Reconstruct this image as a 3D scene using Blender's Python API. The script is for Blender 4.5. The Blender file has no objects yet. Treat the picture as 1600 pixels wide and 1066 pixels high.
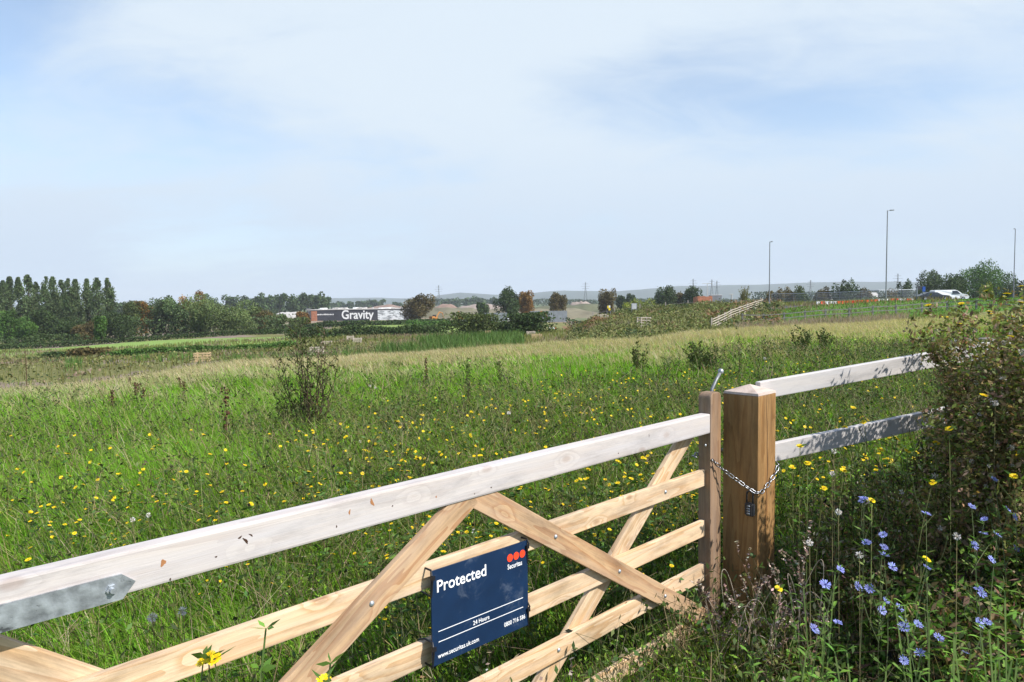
import bpy, bmesh, math, random
import numpy as np
from mathutils import Vector, Matrix
R = math.radians
# ------------------------------------------------------------------ camera, sky, sun, exposure
F = 1067.0; CX = 800.0; CY = 533.0; EYE = 1.76
SUN_AZ = 117.0      # bearing of the sun, degrees clockwise from the viewing direction (+Y)
SUN_EL = 46.0
sc = bpy.context.scene
C = sc.collection
_p = math.atan((CY - 470.0) / F); _r = R(0.8)
FWD = Vector((0, math.cos(_p), -math.sin(_p))); _u0 = Vector((0, math.sin(_p), math.cos(_p))); _r0 = Vector((1, 0, 0))
UP = _u0 * math.cos(_r) + _r0 * math.sin(_r); RT = _r0 * math.cos(_r) - _u0 * math.sin(_r)
cam = bpy.data.cameras.new('camera'); camo = bpy.data.objects.new('camera', cam); C.objects.link(camo)
camo.matrix_world = Matrix(((RT.x, UP.x, -FWD.x, 0), (RT.y, UP.y, -FWD.y, 0), (RT.z, UP.z, -FWD.z, EYE), (0, 0, 0, 1)))
cam.sensor_width = 36.0; cam.lens = 36.0 * F / 1600.0; cam.clip_start = 0.05; cam.clip_end = 40000
sc.camera = camo
w = bpy.data.worlds.new('World'); sc.world = w; w.use_nodes = True
nt = w.node_tree; nt.nodes.clear()
def N(nt, t, **k):
    n = nt.nodes.new(t)
    for a, b in k.items():
        if a == 'i':
            for kk, v in b.items(): n.inputs[kk].default_value = v
        else: setattr(n, a, b)
    return n
wo = N(nt, 'ShaderNodeOutputWorld'); bg = N(nt, 'ShaderNodeBackground', i={'Strength': 0.14})
sky = N(nt, 'ShaderNodeTexSky', sky_type='NISHITA', sun_disc=False, sun_elevation=R(SUN_EL), sun_rotation=R(SUN_AZ), altitude=20, air_density=1.0, dust_density=0.6, ozone_density=1.6)
tc = N(nt, 'ShaderNodeTexCoord')
sep = N(nt, 'ShaderNodeSeparateXYZ')
nt.links.new(tc.outputs['Generated'], sep.inputs[0])
# thin cirrus veil: project the direction on a high sheet
mx = N(nt, 'ShaderNodeMath', operation='ADD', i={1: 0.22}); nt.links.new(sep.outputs[2], mx.inputs[0])
dx = N(nt, 'ShaderNodeMath', operation='DIVIDE'); nt.links.new(sep.outputs[0], dx.inputs[0]); nt.links.new(mx.outputs[0], dx.inputs[1])
dy = N(nt, 'ShaderNodeMath', operation='DIVIDE'); nt.links.new(sep.outputs[1], dy.inputs[0]); nt.links.new(mx.outputs[0], dy.inputs[1])
cb = N(nt, 'ShaderNodeCombineXYZ'); nt.links.new(dx.outputs[0], cb.inputs[0]); nt.links.new(dy.outputs[0], cb.inputs[1])
mp = N(nt, 'ShaderNodeMapping'); mp.inputs['Rotation'].default_value = (0, 0, R(-28)); mp.inputs['Scale'].default_value = (0.85, 1.35, 1); mp.inputs['Location'].default_value = (1.9, 0.35, 0)
nt.links.new(cb.outputs[0], mp.inputs[0])
n1 = N(nt, 'ShaderNodeTexNoise', i={'Scale': 0.75, 'Detail': 9.0, 'Roughness': 0.52, 'Distortion': 0.35}); nt.links.new(mp.outputs[0], n1.inputs['Vector'])
n2 = N(nt, 'ShaderNodeTexNoise', i={'Scale': 2.6, 'Detail': 10.0, 'Roughness': 0.62, 'Distortion': 0.9}); nt.links.new(mp.outputs[0], n2.inputs['Vector'])
ad = N(nt, 'ShaderNodeMath', operation='MULTIPLY_ADD', i={1: 0.40, 2: -0.10}); nt.links.new(n2.outputs[0], ad.inputs[0])
ad2 = N(nt, 'ShaderNodeMath', operation='ADD'); nt.links.new(ad.outputs[0], ad2.inputs[0]); nt.links.new(n1.outputs[0], ad2.inputs[1])
# clear gaps in the veil
last = ad2
for gx, gy, gz, wdt, amt in ((-.74, .60, .33, .92, .34), (.28, .90, .31, .95, .10), (.42, .80, .44, .93, .07), (-.42, .89, .17, .985, .17), (-.62, .68, .42, .93, .15)):
    vl = math.sqrt(gx * gx + gy * gy + gz * gz); dt = N(nt, 'ShaderNodeVectorMath', operation='DOT_PRODUCT'); nt.links.new(tc.outputs['Generated'], dt.inputs[0]); dt.inputs[1].default_value = (gx / vl, gy / vl, gz / vl)
    m1 = N(nt, 'ShaderNodeMapRange', interpolation_type='SMOOTHSTEP', i={'From Min': wdt, 'From Max': 1.0, 'To Min': 0.0, 'To Max': amt}); nt.links.new(dt.outputs['Value'], m1.inputs[0])
    sb = N(nt, 'ShaderNodeMath', operation='SUBTRACT'); nt.links.new(last.outputs[0], sb.inputs[0]); nt.links.new(m1.outputs[0], sb.inputs[1]); last = sb
cr = N(nt, 'ShaderNodeMapRange', interpolation_type='SMOOTHSTEP', i={'From Min': 0.24, 'From Max': 0.64, 'To Min': 0.22, 'To Max': 1.0}); nt.links.new(last.outputs[0], cr.inputs[0])
mixc = N(nt, 'ShaderNodeMix', data_type='RGBA'); mixc.inputs['B'].default_value = (3.85, 4.4, 4.95, 1)
# veil thinned in the unseen sky overhead and behind, to lower ambient light
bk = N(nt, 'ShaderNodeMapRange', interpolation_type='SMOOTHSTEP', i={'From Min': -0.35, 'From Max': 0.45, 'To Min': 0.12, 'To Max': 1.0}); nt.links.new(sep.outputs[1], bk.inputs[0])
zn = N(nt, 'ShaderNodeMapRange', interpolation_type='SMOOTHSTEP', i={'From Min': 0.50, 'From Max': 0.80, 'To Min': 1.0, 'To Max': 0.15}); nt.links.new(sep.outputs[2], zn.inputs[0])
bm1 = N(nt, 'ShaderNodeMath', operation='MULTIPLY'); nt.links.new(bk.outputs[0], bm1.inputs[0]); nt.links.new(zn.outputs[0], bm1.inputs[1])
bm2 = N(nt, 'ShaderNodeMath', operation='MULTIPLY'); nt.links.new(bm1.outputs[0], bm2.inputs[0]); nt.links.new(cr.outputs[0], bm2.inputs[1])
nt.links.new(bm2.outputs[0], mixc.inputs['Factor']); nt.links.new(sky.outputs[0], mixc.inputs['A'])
# pale milky band towards the horizon
hz = N(nt, 'ShaderNodeMapRange', interpolation_type='SMOOTHSTEP', i={'From Min': 0.0, 'From Max': 0.28, 'To Min': 0.75, 'To Max': 0.0}); nt.links.new(sep.outputs[2], hz.inputs[0])
mixh = N(nt, 'ShaderNodeMix', data_type='RGBA'); mixh.inputs['B'].default_value = (2.95, 3.6, 4.5, 1)
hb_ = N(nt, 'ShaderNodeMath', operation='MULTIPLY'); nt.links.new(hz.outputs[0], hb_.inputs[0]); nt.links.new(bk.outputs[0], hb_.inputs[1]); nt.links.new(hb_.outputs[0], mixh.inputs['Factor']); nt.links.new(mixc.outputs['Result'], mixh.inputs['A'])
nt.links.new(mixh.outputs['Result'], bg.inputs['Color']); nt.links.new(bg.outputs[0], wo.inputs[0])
sun = bpy.data.lights.new('sun', 'SUN'); sun.energy = 5.0; sun.angle = R(0.53); sun.color = (1.0, 0.955, 0.89)
suno = bpy.data.objects.new('sun', sun); C.objects.link(suno)
_s = Vector((math.sin(R(SUN_AZ)) * math.cos(R(SUN_EL)), math.cos(R(SUN_AZ)) * math.cos(R(SUN_EL)), math.sin(R(SUN_EL))))
suno.rotation_euler = _s.to_track_quat('Z', 'Y').to_euler(); suno.location = (0, 0, 60)
sc.view_settings.view_transform = 'Standard'; sc.view_settings.look = 'None'; sc.view_settings.gamma = 1.0
sc.view_settings.use_curve_mapping = False; sc.view_settings.exposure = 0.5
sc.render.engine = 'CYCLES'; sc.cycles.max_bounces = 6; sc.cycles.transparent_max_bounces = 8; sc.cycles.volume_bounces = 0

# ------------------------------------------------------------------ helpers
rng = np.random.default_rng(11)
def tag(o, label=None, cat=None, group=None, kind=None):
    if label: o['label'] = label
    if cat: o['category'] = cat
    if group: o['group'] = group
    if kind: o['kind'] = kind
    return o
def empty(name, loc=(0, 0, 0), rz=0, **k):
    o = bpy.data.objects.new(name, None); C.objects.link(o); o.location = loc; o.rotation_euler = (0, 0, rz)
    o.empty_display_size = 0.2
    return tag(o, **k)
def hor(px): return 470.0 - (px - 800.0) * math.tan(_r)
def zat(px, y, Y):   # height of something seen at that pixel and distance
    r = FWD + RT * ((px - CX) / F) - UP * ((y - CY) / F); return EYE + r.z * Y / r.y
def xat(px, Y, y=480):
    r = FWD + RT * ((px - CX) / F) - UP * ((y - CY) / F); return r.x * Y / r.y
class MB:
    """collects pieces of one mesh"""
    def __init__(s): s.V = []; s.F = []; s.T = []; s.n = 0; s.sm = False
    def add(s, V, Fs, tint=(1, 1, 1), mat=0):
        V = np.asarray(V, float).reshape(-1, 3); t = np.asarray(tint, float)
        if t.ndim == 1: t = np.tile(t, (len(V), 1))
        s.V.append(V); s.T.append(t)
        for f in (Fs if isinstance(Fs, list) else [Fs]):
            s.F.append((np.asarray(f, np.int64) + s.n, mat))
        s.n += len(V)
    def build(s, name, mats, parent=None, smooth=False, loc=None, rot=None, **k):
        me = bpy.data.meshes.new(name)
        V = np.concatenate(s.V) if s.V else np.zeros((0, 3)); T = np.concatenate(s.T)
        me.vertices.add(len(V)); me.vertices.foreach_set('co', V.astype(np.float32).ravel())
        nl = sum(f.size for f, m in s.F); npoly = sum(len(f) for f, m in s.F)
        me.loops.add(nl); me.polygons.add(npoly)
        me.loops.foreach_set('vertex_index', np.concatenate([f.ravel() for f, m in s.F]).astype(np.int32))
        ls = []; mi = []; o = 0
        for f, m in s.F:
            k_ = f.shape[1]; ls.append(o + np.arange(len(f)) * k_); o += f.size; mi.append(np.full(len(f), m))
        me.polygons.foreach_set('loop_start', np.concatenate(ls).astype(np.int32))
        me.polygons.foreach_set('material_index', np.concatenate(mi).astype(np.int32))
        me.polygons.foreach_set('use_smooth', np.full(npoly, smooth))
        a = me.color_attributes.new('tint', 'FLOAT_COLOR', 'POINT')
        a.data.foreach_set('color', np.concatenate([T, np.ones((len(T), 1))], 1).astype(np.float32).ravel())
        for m in (mats if isinstance(mats, (list, tuple)) else [mats]): me.materials.append(m)
        me.update(); me.validate()
        ob = bpy.data.objects.new(name, me); C.objects.link(ob)
        if parent: ob.parent = parent
        if loc is not None: ob.location = loc
        if rot is not None: ob.rotation_euler = rot
        return tag(ob, **k)
    # primitives
    def box(s, a, b, tint=(1, 1, 1), mat=0, M=None):
        x0, y0, z0 = a; x1, y1, z1 = b
        V = np.array([[x0, y0, z0], [x1, y0, z0], [x1, y1, z0], [x0, y1, z0], [x0, y0, z1], [x1, y0, z1], [x1, y1, z1], [x0, y1, z1]], float)
        if M is not None: V = np.array([(M @ Vector(v))[:] for v in V])
        s.add(V, [np.array([[0, 3, 2, 1], [4, 5, 6, 7], [0, 1, 5, 4], [1, 2, 6, 5], [2, 3, 7, 6], [3, 0, 4, 7]])], tint, mat)
    def segs(s, P0, P1, r0, r1, tint=(1, 1, 1), mat=0, k=3):
        P0 = np.asarray(P0, float).reshape(-1, 3); P1 = np.asarray(P1, float).reshape(-1, 3); n = len(P0)
        if n == 0: return
        r0 = np.broadcast_to(r0, (n,)); r1 = np.broadcast_to(r1, (n,))
        d = P1 - P0; d /= np.maximum(np.linalg.norm(d, axis=1, keepdims=True), 1e-9)
        h = np.where(np.abs(d[:, 2:]) > 0.9, np.array([[1., 0, 0]]), np.array([[0, 0, 1.]]))
        u = np.cross(d, h); u /= np.linalg.norm(u, axis=1, keepdims=True); v = np.cross(d, u)
        a = np.arange(k) * 2 * np.pi / k
        ring = u[:, None] * np.cos(a)[None, :, None] + v[:, None] * np.sin(a)[None, :, None]
        V = np.concatenate([P0[:, None] + ring * r0[:, None, None], P1[:, None] + ring * r1[:, None, None]], 1)
        b = np.arange(n)[:, None, None] * 2 * k; i = np.arange(k); j = (i + 1) % k
        q = b + np.stack([i, j, j + k, i + k], 1)[None]
        fs = [q.reshape(-1, 4), (b[:, 0] + np.arange(k)[::-1][None]).reshape(-1, k), (b[:, 0] + k + np.arange(k)[None]).reshape(-1, k)]
        t = np.asarray(tint, float)
        if t.ndim == 2: t = np.repeat(t, 2 * k, 0)
        s.add(V, fs, t, mat)
    def tube(s, pts, rad, k=8, tint=(1, 1, 1), mat=0, closed=False):
        pts = np.asarray(pts, float); n = len(pts); rad = np.broadcast_to(rad, (n,))
        if closed: tg = np.roll(pts, -1, 0) - np.roll(pts, 1, 0)
        else: tg = np.gradient(pts, axis=0)
        tg /= np.linalg.norm(tg, axis=1, keepdims=True)
        ref = np.array([0, 0, 1.]) if abs(tg[0][2]) < .9 else np.array([1., 0, 0])
        rings = []; u = np.cross(tg[0], ref); u /= np.linalg.norm(u)
        for i in range(n):
            u = u - tg[i] * (u @ tg[i]); u /= np.linalg.norm(u); v = np.cross(tg[i], u)
            a = np.arange(k) * 2 * np.pi / k
            rings.append(pts[i] + rad[i] * (np.cos(a)[:, None] * u + np.sin(a)[:, None] * v))
        V = np.concatenate(rings); i = np.arange(k); j = (i + 1) % k; fs = []
        for q in range(n if closed else n - 1):
            b = q * k; c = ((q + 1) % n) * k; fs.append(np.stack([b + i, b + j, c + j, c + i], 1))
        L = [np.concatenate(fs)]
        if not closed: L += [np.arange(k)[::-1][None], ((n - 1) * k + np.arange(k))[None]]
        s.add(V, L, tint, mat)
    def blades(s, P, h, w, lean, az, laz, tint, wb=0.8, wm=0.75, zm=0.55, mat=0):
        n = len(P); h = np.broadcast_to(h, (n,)); w = np.broadcast_to(w, (n,)); lean = np.broadcast_to(lean, (n,))
        side = np.stack([np.cos(az), np.sin(az), 0 * az], 1) * (w / 2)[:, None]
        ld = np.stack([np.cos(laz), np.sin(laz), 0 * laz], 1) * (h * lean)[:, None]; z = np.array([0, 0, 1.])
        mid = P + z * (h * zm)[:, None] + ld * 0.33; tip = P + z * (h * (1 - 0.35 * lean ** 2))[:, None] + ld
        V = np.stack([P - side * wb, P + side * wb, mid + side * wm, mid - side * wm, tip], 1)
        b = np.arange(n)[:, None] * 5
        s.add(V, [b + np.array([[0, 1, 2, 3]]), b + np.array([[3, 2, 4]])], np.repeat(tint, 5, 0) if np.ndim(tint) == 2 else tint, mat)
    def leaves(s, P, l, w, tint, up=0.3, mat=0, rg=None, U=None):
        rg = rg or rng; n = len(P)
        if n == 0: return
        P = np.asarray(P, float)
        if U is None: U = rg.normal(size=(n, 3))
        U = U / np.linalg.norm(U, axis=1, keepdims=True)
        Nn = rg.normal(size=(n, 3)) + np.array([0, 0, up * 3]); Vv = np.cross(U, Nn); Vv /= np.maximum(np.linalg.norm(Vv, axis=1, keepdims=True), 1e-6)
        l = np.broadcast_to(l, (n,))[:, None]; w = np.broadcast_to(w, (n,))[:, None]
        Q = np.stack([P - U * l / 2, P - U * l * .05 + Vv * w / 2, P + U * l / 2, P - U * l * .05 - Vv * w / 2], 1)
        s.add(Q, [np.arange(n)[:, None] * 4 + np.arange(4)[None]], np.repeat(tint, 4, 0) if np.ndim(tint) == 2 else tint, mat)
def jit(base, n, s=0.2, rg=None):
    rg = rg or rng; base = np.asarray(base, float)
    b = np.tile(base, (n, 1)) if base.ndim == 1 else base
    return np.clip(b * (1 + rg.normal(size=(n, 1)) * s) * (1 + rg.normal(size=(n, 3)) * s * .35), 0.004, .95)

# ------------------------------------------------------------------ materials
MATS = {}
def newmat(name):
    m = bpy.data.materials.new(name); m.use_nodes = True; MATS[name] = m
    return m, m.node_tree, m.node_tree.nodes['Principled BSDF']
def plain(name, col, rough=0.6, metal=0.0, noise=0.12, scale=20.0, bump=0.0, spec=0.3):
    m, t, b = newmat(name); b.inputs['Roughness'].default_value = rough; b.inputs['Metallic'].default_value = metal
    b.inputs['Specular IOR Level'].default_value = spec
    tcn = N(t, 'ShaderNodeTexCoord'); nz = N(t, 'ShaderNodeTexNoise', i={'Scale': scale, 'Detail': 5.0}); t.links.new(tcn.outputs['Object'], nz.inputs['Vector'])
    mr = N(t, 'ShaderNodeMapRange', i={'From Min': .3, 'From Max': .7, 'To Min': 1 - noise, 'To Max': 1 + noise}); t.links.new(nz.outputs[0], mr.inputs[0])
    vm = N(t, 'ShaderNodeVectorMath', operation='SCALE'); vm.inputs[0].default_value = col; t.links.new(mr.outputs[0], vm.inputs['Scale'])
    t.links.new(vm.outputs[0], b.inputs['Base Color'])
    if bump:
        bp = N(t, 'ShaderNodeBump', i={'Strength': bump, 'Distance': .01}); t.links.new(nz.outputs[0], bp.inputs['Height']); t.links.new(bp.outputs[0], b.inputs['Normal'])
    return m
def tinted(name, rough=0.55, trans=0.3, spec=0.25, gain=1.0):
    """base colour from each leaf's / blade's own colour"""
    m, t, b = newmat(name); b.inputs['Roughness'].default_value = rough; b.inputs['Specular IOR Level'].default_value = spec
    at = N(t, 'ShaderNodeAttribute', attribute_name='tint')
    t.links.new(at.outputs['Color'], b.inputs['Base Color'])
    if trans:
        tr = N(t, 'ShaderNodeBsdfTranslucent'); vm = N(t, 'ShaderNodeVectorMath', operation='MULTIPLY'); vm.inputs[1].default_value = (1.15, 1.25, .6)
        t.links.new(at.outputs['Color'], vm.inputs[0]); t.links.new(vm.outputs[0], tr.inputs['Color'])
        mxs = N(t, 'ShaderNodeMixShader', i={0: trans}); out = t.nodes['Material Output']
        t.links.new(b.outputs[0], mxs.inputs[1]); t.links.new(tr.outputs[0], mxs.inputs[2]); t.links.new(mxs.outputs[0], out.inputs[0])
    return m
M_leaf = tinted('leaf', .55, .3, .15); M_grass = tinted('grass', .6, .42, .10); M_bark = tinted('stem_and_bark', .8, 0, .2); M_petal = tinted('petal', .5, .25, .2)
M_farleaf = tinted('crown_leaf', .7, .18, .15)
def wood(name, ca, cb, cg, grey=0.0, axis=0, ring=9.0, knot=1.0, knotcol=(.22, .10, .04)):
    m, t, b = newmat(name); b.inputs['Roughness'].default_value = .62; b.inputs['Specular IOR Level'].default_value = .25
    tcn = N(t, 'ShaderNodeTexCoord'); oi = N(t, 'ShaderNodeObjectInfo')
    mu = N(t, 'ShaderNodeMath', operation='MULTIPLY', i={1: 37.0}); t.links.new(oi.outputs['Random'], mu.inputs[0])
    off = N(t, 'ShaderNodeVectorMath', operation='ADD'); t.links.new(tcn.outputs['Object'], off.inputs[0]); t.links.new(mu.outputs[0], off.inputs[1])
    sc1 = N(t, 'ShaderNodeVectorMath', operation='MULTIPLY'); sv = [5, 5, 5]; sv[axis] = 0.42; sc1.inputs[1].default_value = sv; t.links.new(off.outputs[0], sc1.inputs[0])
    # knots: rare spots
    kv = N(t, 'ShaderNodeVectorMath', operation='MULTIPLY'); kvv = [1.2, 1.2, 7.0] if axis == 0 else [5, 5, 1.6]; kv.inputs[1].default_value = [4.0, 4.0, 7.5] if axis == 0 else [9, 9, 3]
    t.links.new(off.outputs[0], kv.inputs[0])
    vo = N(t, 'ShaderNodeTexVoronoi', feature='F1', i={'Scale': 1.0, 'Randomness': 1.0}); t.links.new(kv.outputs[0], vo.inputs['Vector'])
    kn = N(t, 'ShaderNodeMapRange', interpolation_type='SMOOTHSTEP', i={'From Min': .06, 'From Max': .14, 'To Min': 1.0, 'To Max': 0.0}); t.links.new(vo.outputs['Distance'], kn.inputs[0])
    kw = N(t, 'ShaderNodeMapRange', interpolation_type='SMOOTHSTEP', i={'From Min': .04, 'From Max': .36, 'To Min': 1.0, 'To Max': 0.0}); t.links.new(vo.outputs['Distance'], kw.inputs[0])
    n0 = N(t, 'ShaderNodeTexNoise', i={'Scale': 1.6, 'Detail': 3.0, 'Roughness': .5}); t.links.new(sc1.outputs[0], n0.inputs['Vector'])
    # ring phase = broad noise * rings + knot swirl
    ph = N(t, 'ShaderNodeMath', operation='MULTIPLY_ADD', i={1: ring}); t.links.new(n0.outputs[0], ph.inputs[0])
    kws = N(t, 'ShaderNodeMath', operation='MULTIPLY', i={1: 1.7}); t.links.new(kw.outputs[0], kws.inputs[0]); t.links.new(kws.outputs[0], ph.inputs[2])
    fr = N(t, 'ShaderNodeMath', operation='FRACT'); t.links.new(ph.outputs[0], fr.inputs[0])
    rr = N(t, 'ShaderNodeMapRange', interpolation_type='SMOOTHSTEP', i={'From Min': .35, 'From Max': 1.0}); t.links.new(fr.outputs[0], rr.inputs[0])
    mixa = N(t, 'ShaderNodeMix', data_type='RGBA'); mixa.inputs['A'].default_value = (*ca, 1); mixa.inputs['B'].default_value = (*cb, 1); t.links.new(rr.outputs[0], mixa.inputs['Factor'])
    # fine fibres
    fv = N(t, 'ShaderNodeVectorMath', operation='MULTIPLY'); f3 = [160, 160, 160]; f3[axis] = 4; fv.inputs[1].default_value = f3; t.links.new(off.outputs[0], fv.inputs[0])
    nf = N(t, 'ShaderNodeTexNoise', i={'Scale': 1.0, 'Detail': 4.0, 'Roughness': .6}); t.links.new(fv.outputs[0], nf.inputs['Vector'])
    fm = N(t, 'ShaderNodeMapRange', i={'From Min': .3, 'From Max': .7, 'To Min': .86, 'To Max': 1.1}); t.links.new(nf.outputs[0], fm.inputs[0])
    dv = N(t, 'ShaderNodeVectorMath', operation='MULTIPLY'); d3 = [9, 9, 9]; d3[axis] = 2.2; dv.inputs[1].default_value = d3; t.links.new(off.outputs[0], dv.inputs[0])
    dn_ = N(t, 'ShaderNodeTexNoise', i={'Scale': 1.0, 'Detail': 9.0, 'Roughness': .72}); t.links.new(dv.outputs[0], dn_.inputs['Vector'])
    dm = N(t, 'ShaderNodeMapRange', i={'From Min': .32, 'From Max': .56, 'To Min': .72, 'To Max': 1.04}); t.links.new(dn_.outputs[0], dm.inputs[0])
    fm2 = N(t, 'ShaderNodeMath', operation='MULTIPLY'); t.links.new(fm.outputs[0], fm2.inputs[0]); t.links.new(dm.outputs[0], fm2.inputs[1]); fm = fm2
    vs = N(t, 'ShaderNodeVectorMath', operation='SCALE'); t.links.new(mixa.outputs['Result'], vs.inputs[0]); t.links.new(fm.outputs[0], vs.inputs['Scale'])
    # grey weathering, stronger in streaks
    gv = N(t, 'ShaderNodeVectorMath', operation='MULTIPLY'); g3 = [22, 22, 22]; g3[axis] = 1.4; gv.inputs[1].default_value = g3; t.links.new(off.outputs[0], gv.inputs[0])
    ng = N(t, 'ShaderNodeTexNoise', i={'Scale': 1.0, 'Detail': 6.0, 'Roughness': .65}); t.links.new(gv.outputs[0], ng.inputs['Vector'])
    gr = N(t, 'ShaderNodeMapRange', i={'From Min': .35, 'From Max': .65, 'To Min': max(0, grey - .22), 'To Max': min(1, grey + .22) if grey else 0.0}); t.links.new(ng.outputs[0], gr.inputs[0])
    mg = N(t, 'ShaderNodeMix', data_type='RGBA'); mg.inputs['B'].default_value = (*cg, 1); t.links.new(vs.outputs[0], mg.inputs['A']); t.links.new(gr.outputs[0], mg.inputs['Factor'])
    gs = N(t, 'ShaderNodeVectorMath', operation='SCALE'); t.links.new(mg.outputs['Result'], gs.inputs[0]); gs2 = N(t, 'ShaderNodeMapRange', i={'From Min': .34, 'From Max': .52, 'To Min': .80, 'To Max': 1.0}); t.links.new(dn_.outputs[0], gs2.inputs[0]); t.links.new(gs2.outputs[0], gs.inputs['Scale'])
    mk = N(t, 'ShaderNodeMix', data_type='RGBA'); mk.inputs['B'].default_value = (*knotcol, 1); t.links.new(gs.outputs[0], mk.inputs['A'])
    kk = N(t, 'ShaderNodeMath', operation='MULTIPLY', i={1: .6 * knot}); t.links.new(kn.outputs[0], kk.inputs[0]); t.links.new(kk.outputs[0], mk.inputs['Factor'])
    t.links.new(mk.outputs['Result'], b.inputs['Base Color'])
    bp = N(t, 'ShaderNodeBump', i={'Strength': .35, 'Distance': .002}); t.links.new(nf.outputs[0], bp.inputs['Height']); t.links.new(bp.outputs[0], b.inputs['Normal'])
    return m
M_pine = wood('new_pine', (.66, .48, .30), (.53, .33, .165), (.5, .42, .35), 0.15, knot=.8)
M_brace = wood('brown_pine', (.50, .32, .17), (.38, .20, .09), (.42, .34, .28), 0.18, knot=.8)
M_rail = wood('weathered_pine', (.58, .49, .40), (.40, .31, .24), (.475, .45, .45), 0.80, ring=5, knot=.4)
M_white = wood('bleached_rail', (.62, .55, .48), (.46, .41, .36), (.53, .51, .505), 0.82, ring=5, knot=.25)
M_stile = wood('stile_wood', (.27, .155, .075), (.20, .105, .048), (.30, .24, .195), 0.35, axis=2, knot=.3)
M_post = wood('treated_post', (.33, .185, .07), (.24, .12, .04), (.34, .22, .11), 0.14, axis=2, ring=9, knot=.2)
M_cap = wood('post_cap_wood', (.50, .38, .29), (.42, .30, .22), (.52, .44, .40), 0.6, axis=0, knot=.2)
M_steel = plain('galvanised_steel', (.40, .43, .46), .45, .7, .38, 34, .2)
M_chain = plain('bright_chain', (.27, .28, .30), .36, 1.0, .1, 60)
M_black = plain('black_plastic', (.015, .015, .017), .4)
M_lockblack = plain('lock_black', (.035, .037, .042), .35)
M_signblue = plain('navy_board', (.006, .022, .062), .42, 0, .16, 9, 0, .45)
def _scuff(m, lo, hi, sc_, col, amt):
    t = m.node_tree; b = t.nodes['Principled BSDF']; src = b.inputs['Base Color'].links[0].from_socket; tcn = N(t, 'ShaderNodeTexCoord'); nz = N(t, 'ShaderNodeTexNoise', i={'Scale': sc_, 'Detail': 10.0, 'Roughness': .75, 'Distortion': 1.0}); t.links.new(tcn.outputs['Object'], nz.inputs['Vector'])
    mr = N(t, 'ShaderNodeMapRange', i={'From Min': lo, 'From Max': hi, 'To Min': 0.0, 'To Max': amt}); t.links.new(nz.outputs[0], mr.inputs[0]); mx_ = N(t, 'ShaderNodeMix', data_type='RGBA'); mx_.inputs['B'].default_value = (*col, 1); t.links.new(src, mx_.inputs['A']); t.links.new(mr.outputs[0], mx_.inputs['Factor']); t.links.new(mx_.outputs['Result'], b.inputs['Base Color'])
_scuff(M_signblue, .56, .80, 9.0, (.16, .19, .24), .55); _scuff(M_steel, .58, .66, 40.0, (.07, .075, .08), .8)
M_signwhite = plain('sign_white', (.80, .80, .80), .5, 0, .02); M_signred = plain('sign_red', (.85, .06, .02), .5, 0, .04)
M_oldrail = wood('old_fence_wood', (.36, .30, .24), (.28, .22, .17), (.38, .35, .32), .6, knot=.3)
M_guardwood = plain('guard_timber', (.46, .34, .19), .8, 0, .2, 8)
M_guardpale = plain('pale_guard_timber', (.46, .40, .33), .8, 0, .2, 8)
M_greyfence = plain('grey_rail_timber', (.16, .16, .145), .85, 0, .25, 4)

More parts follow.
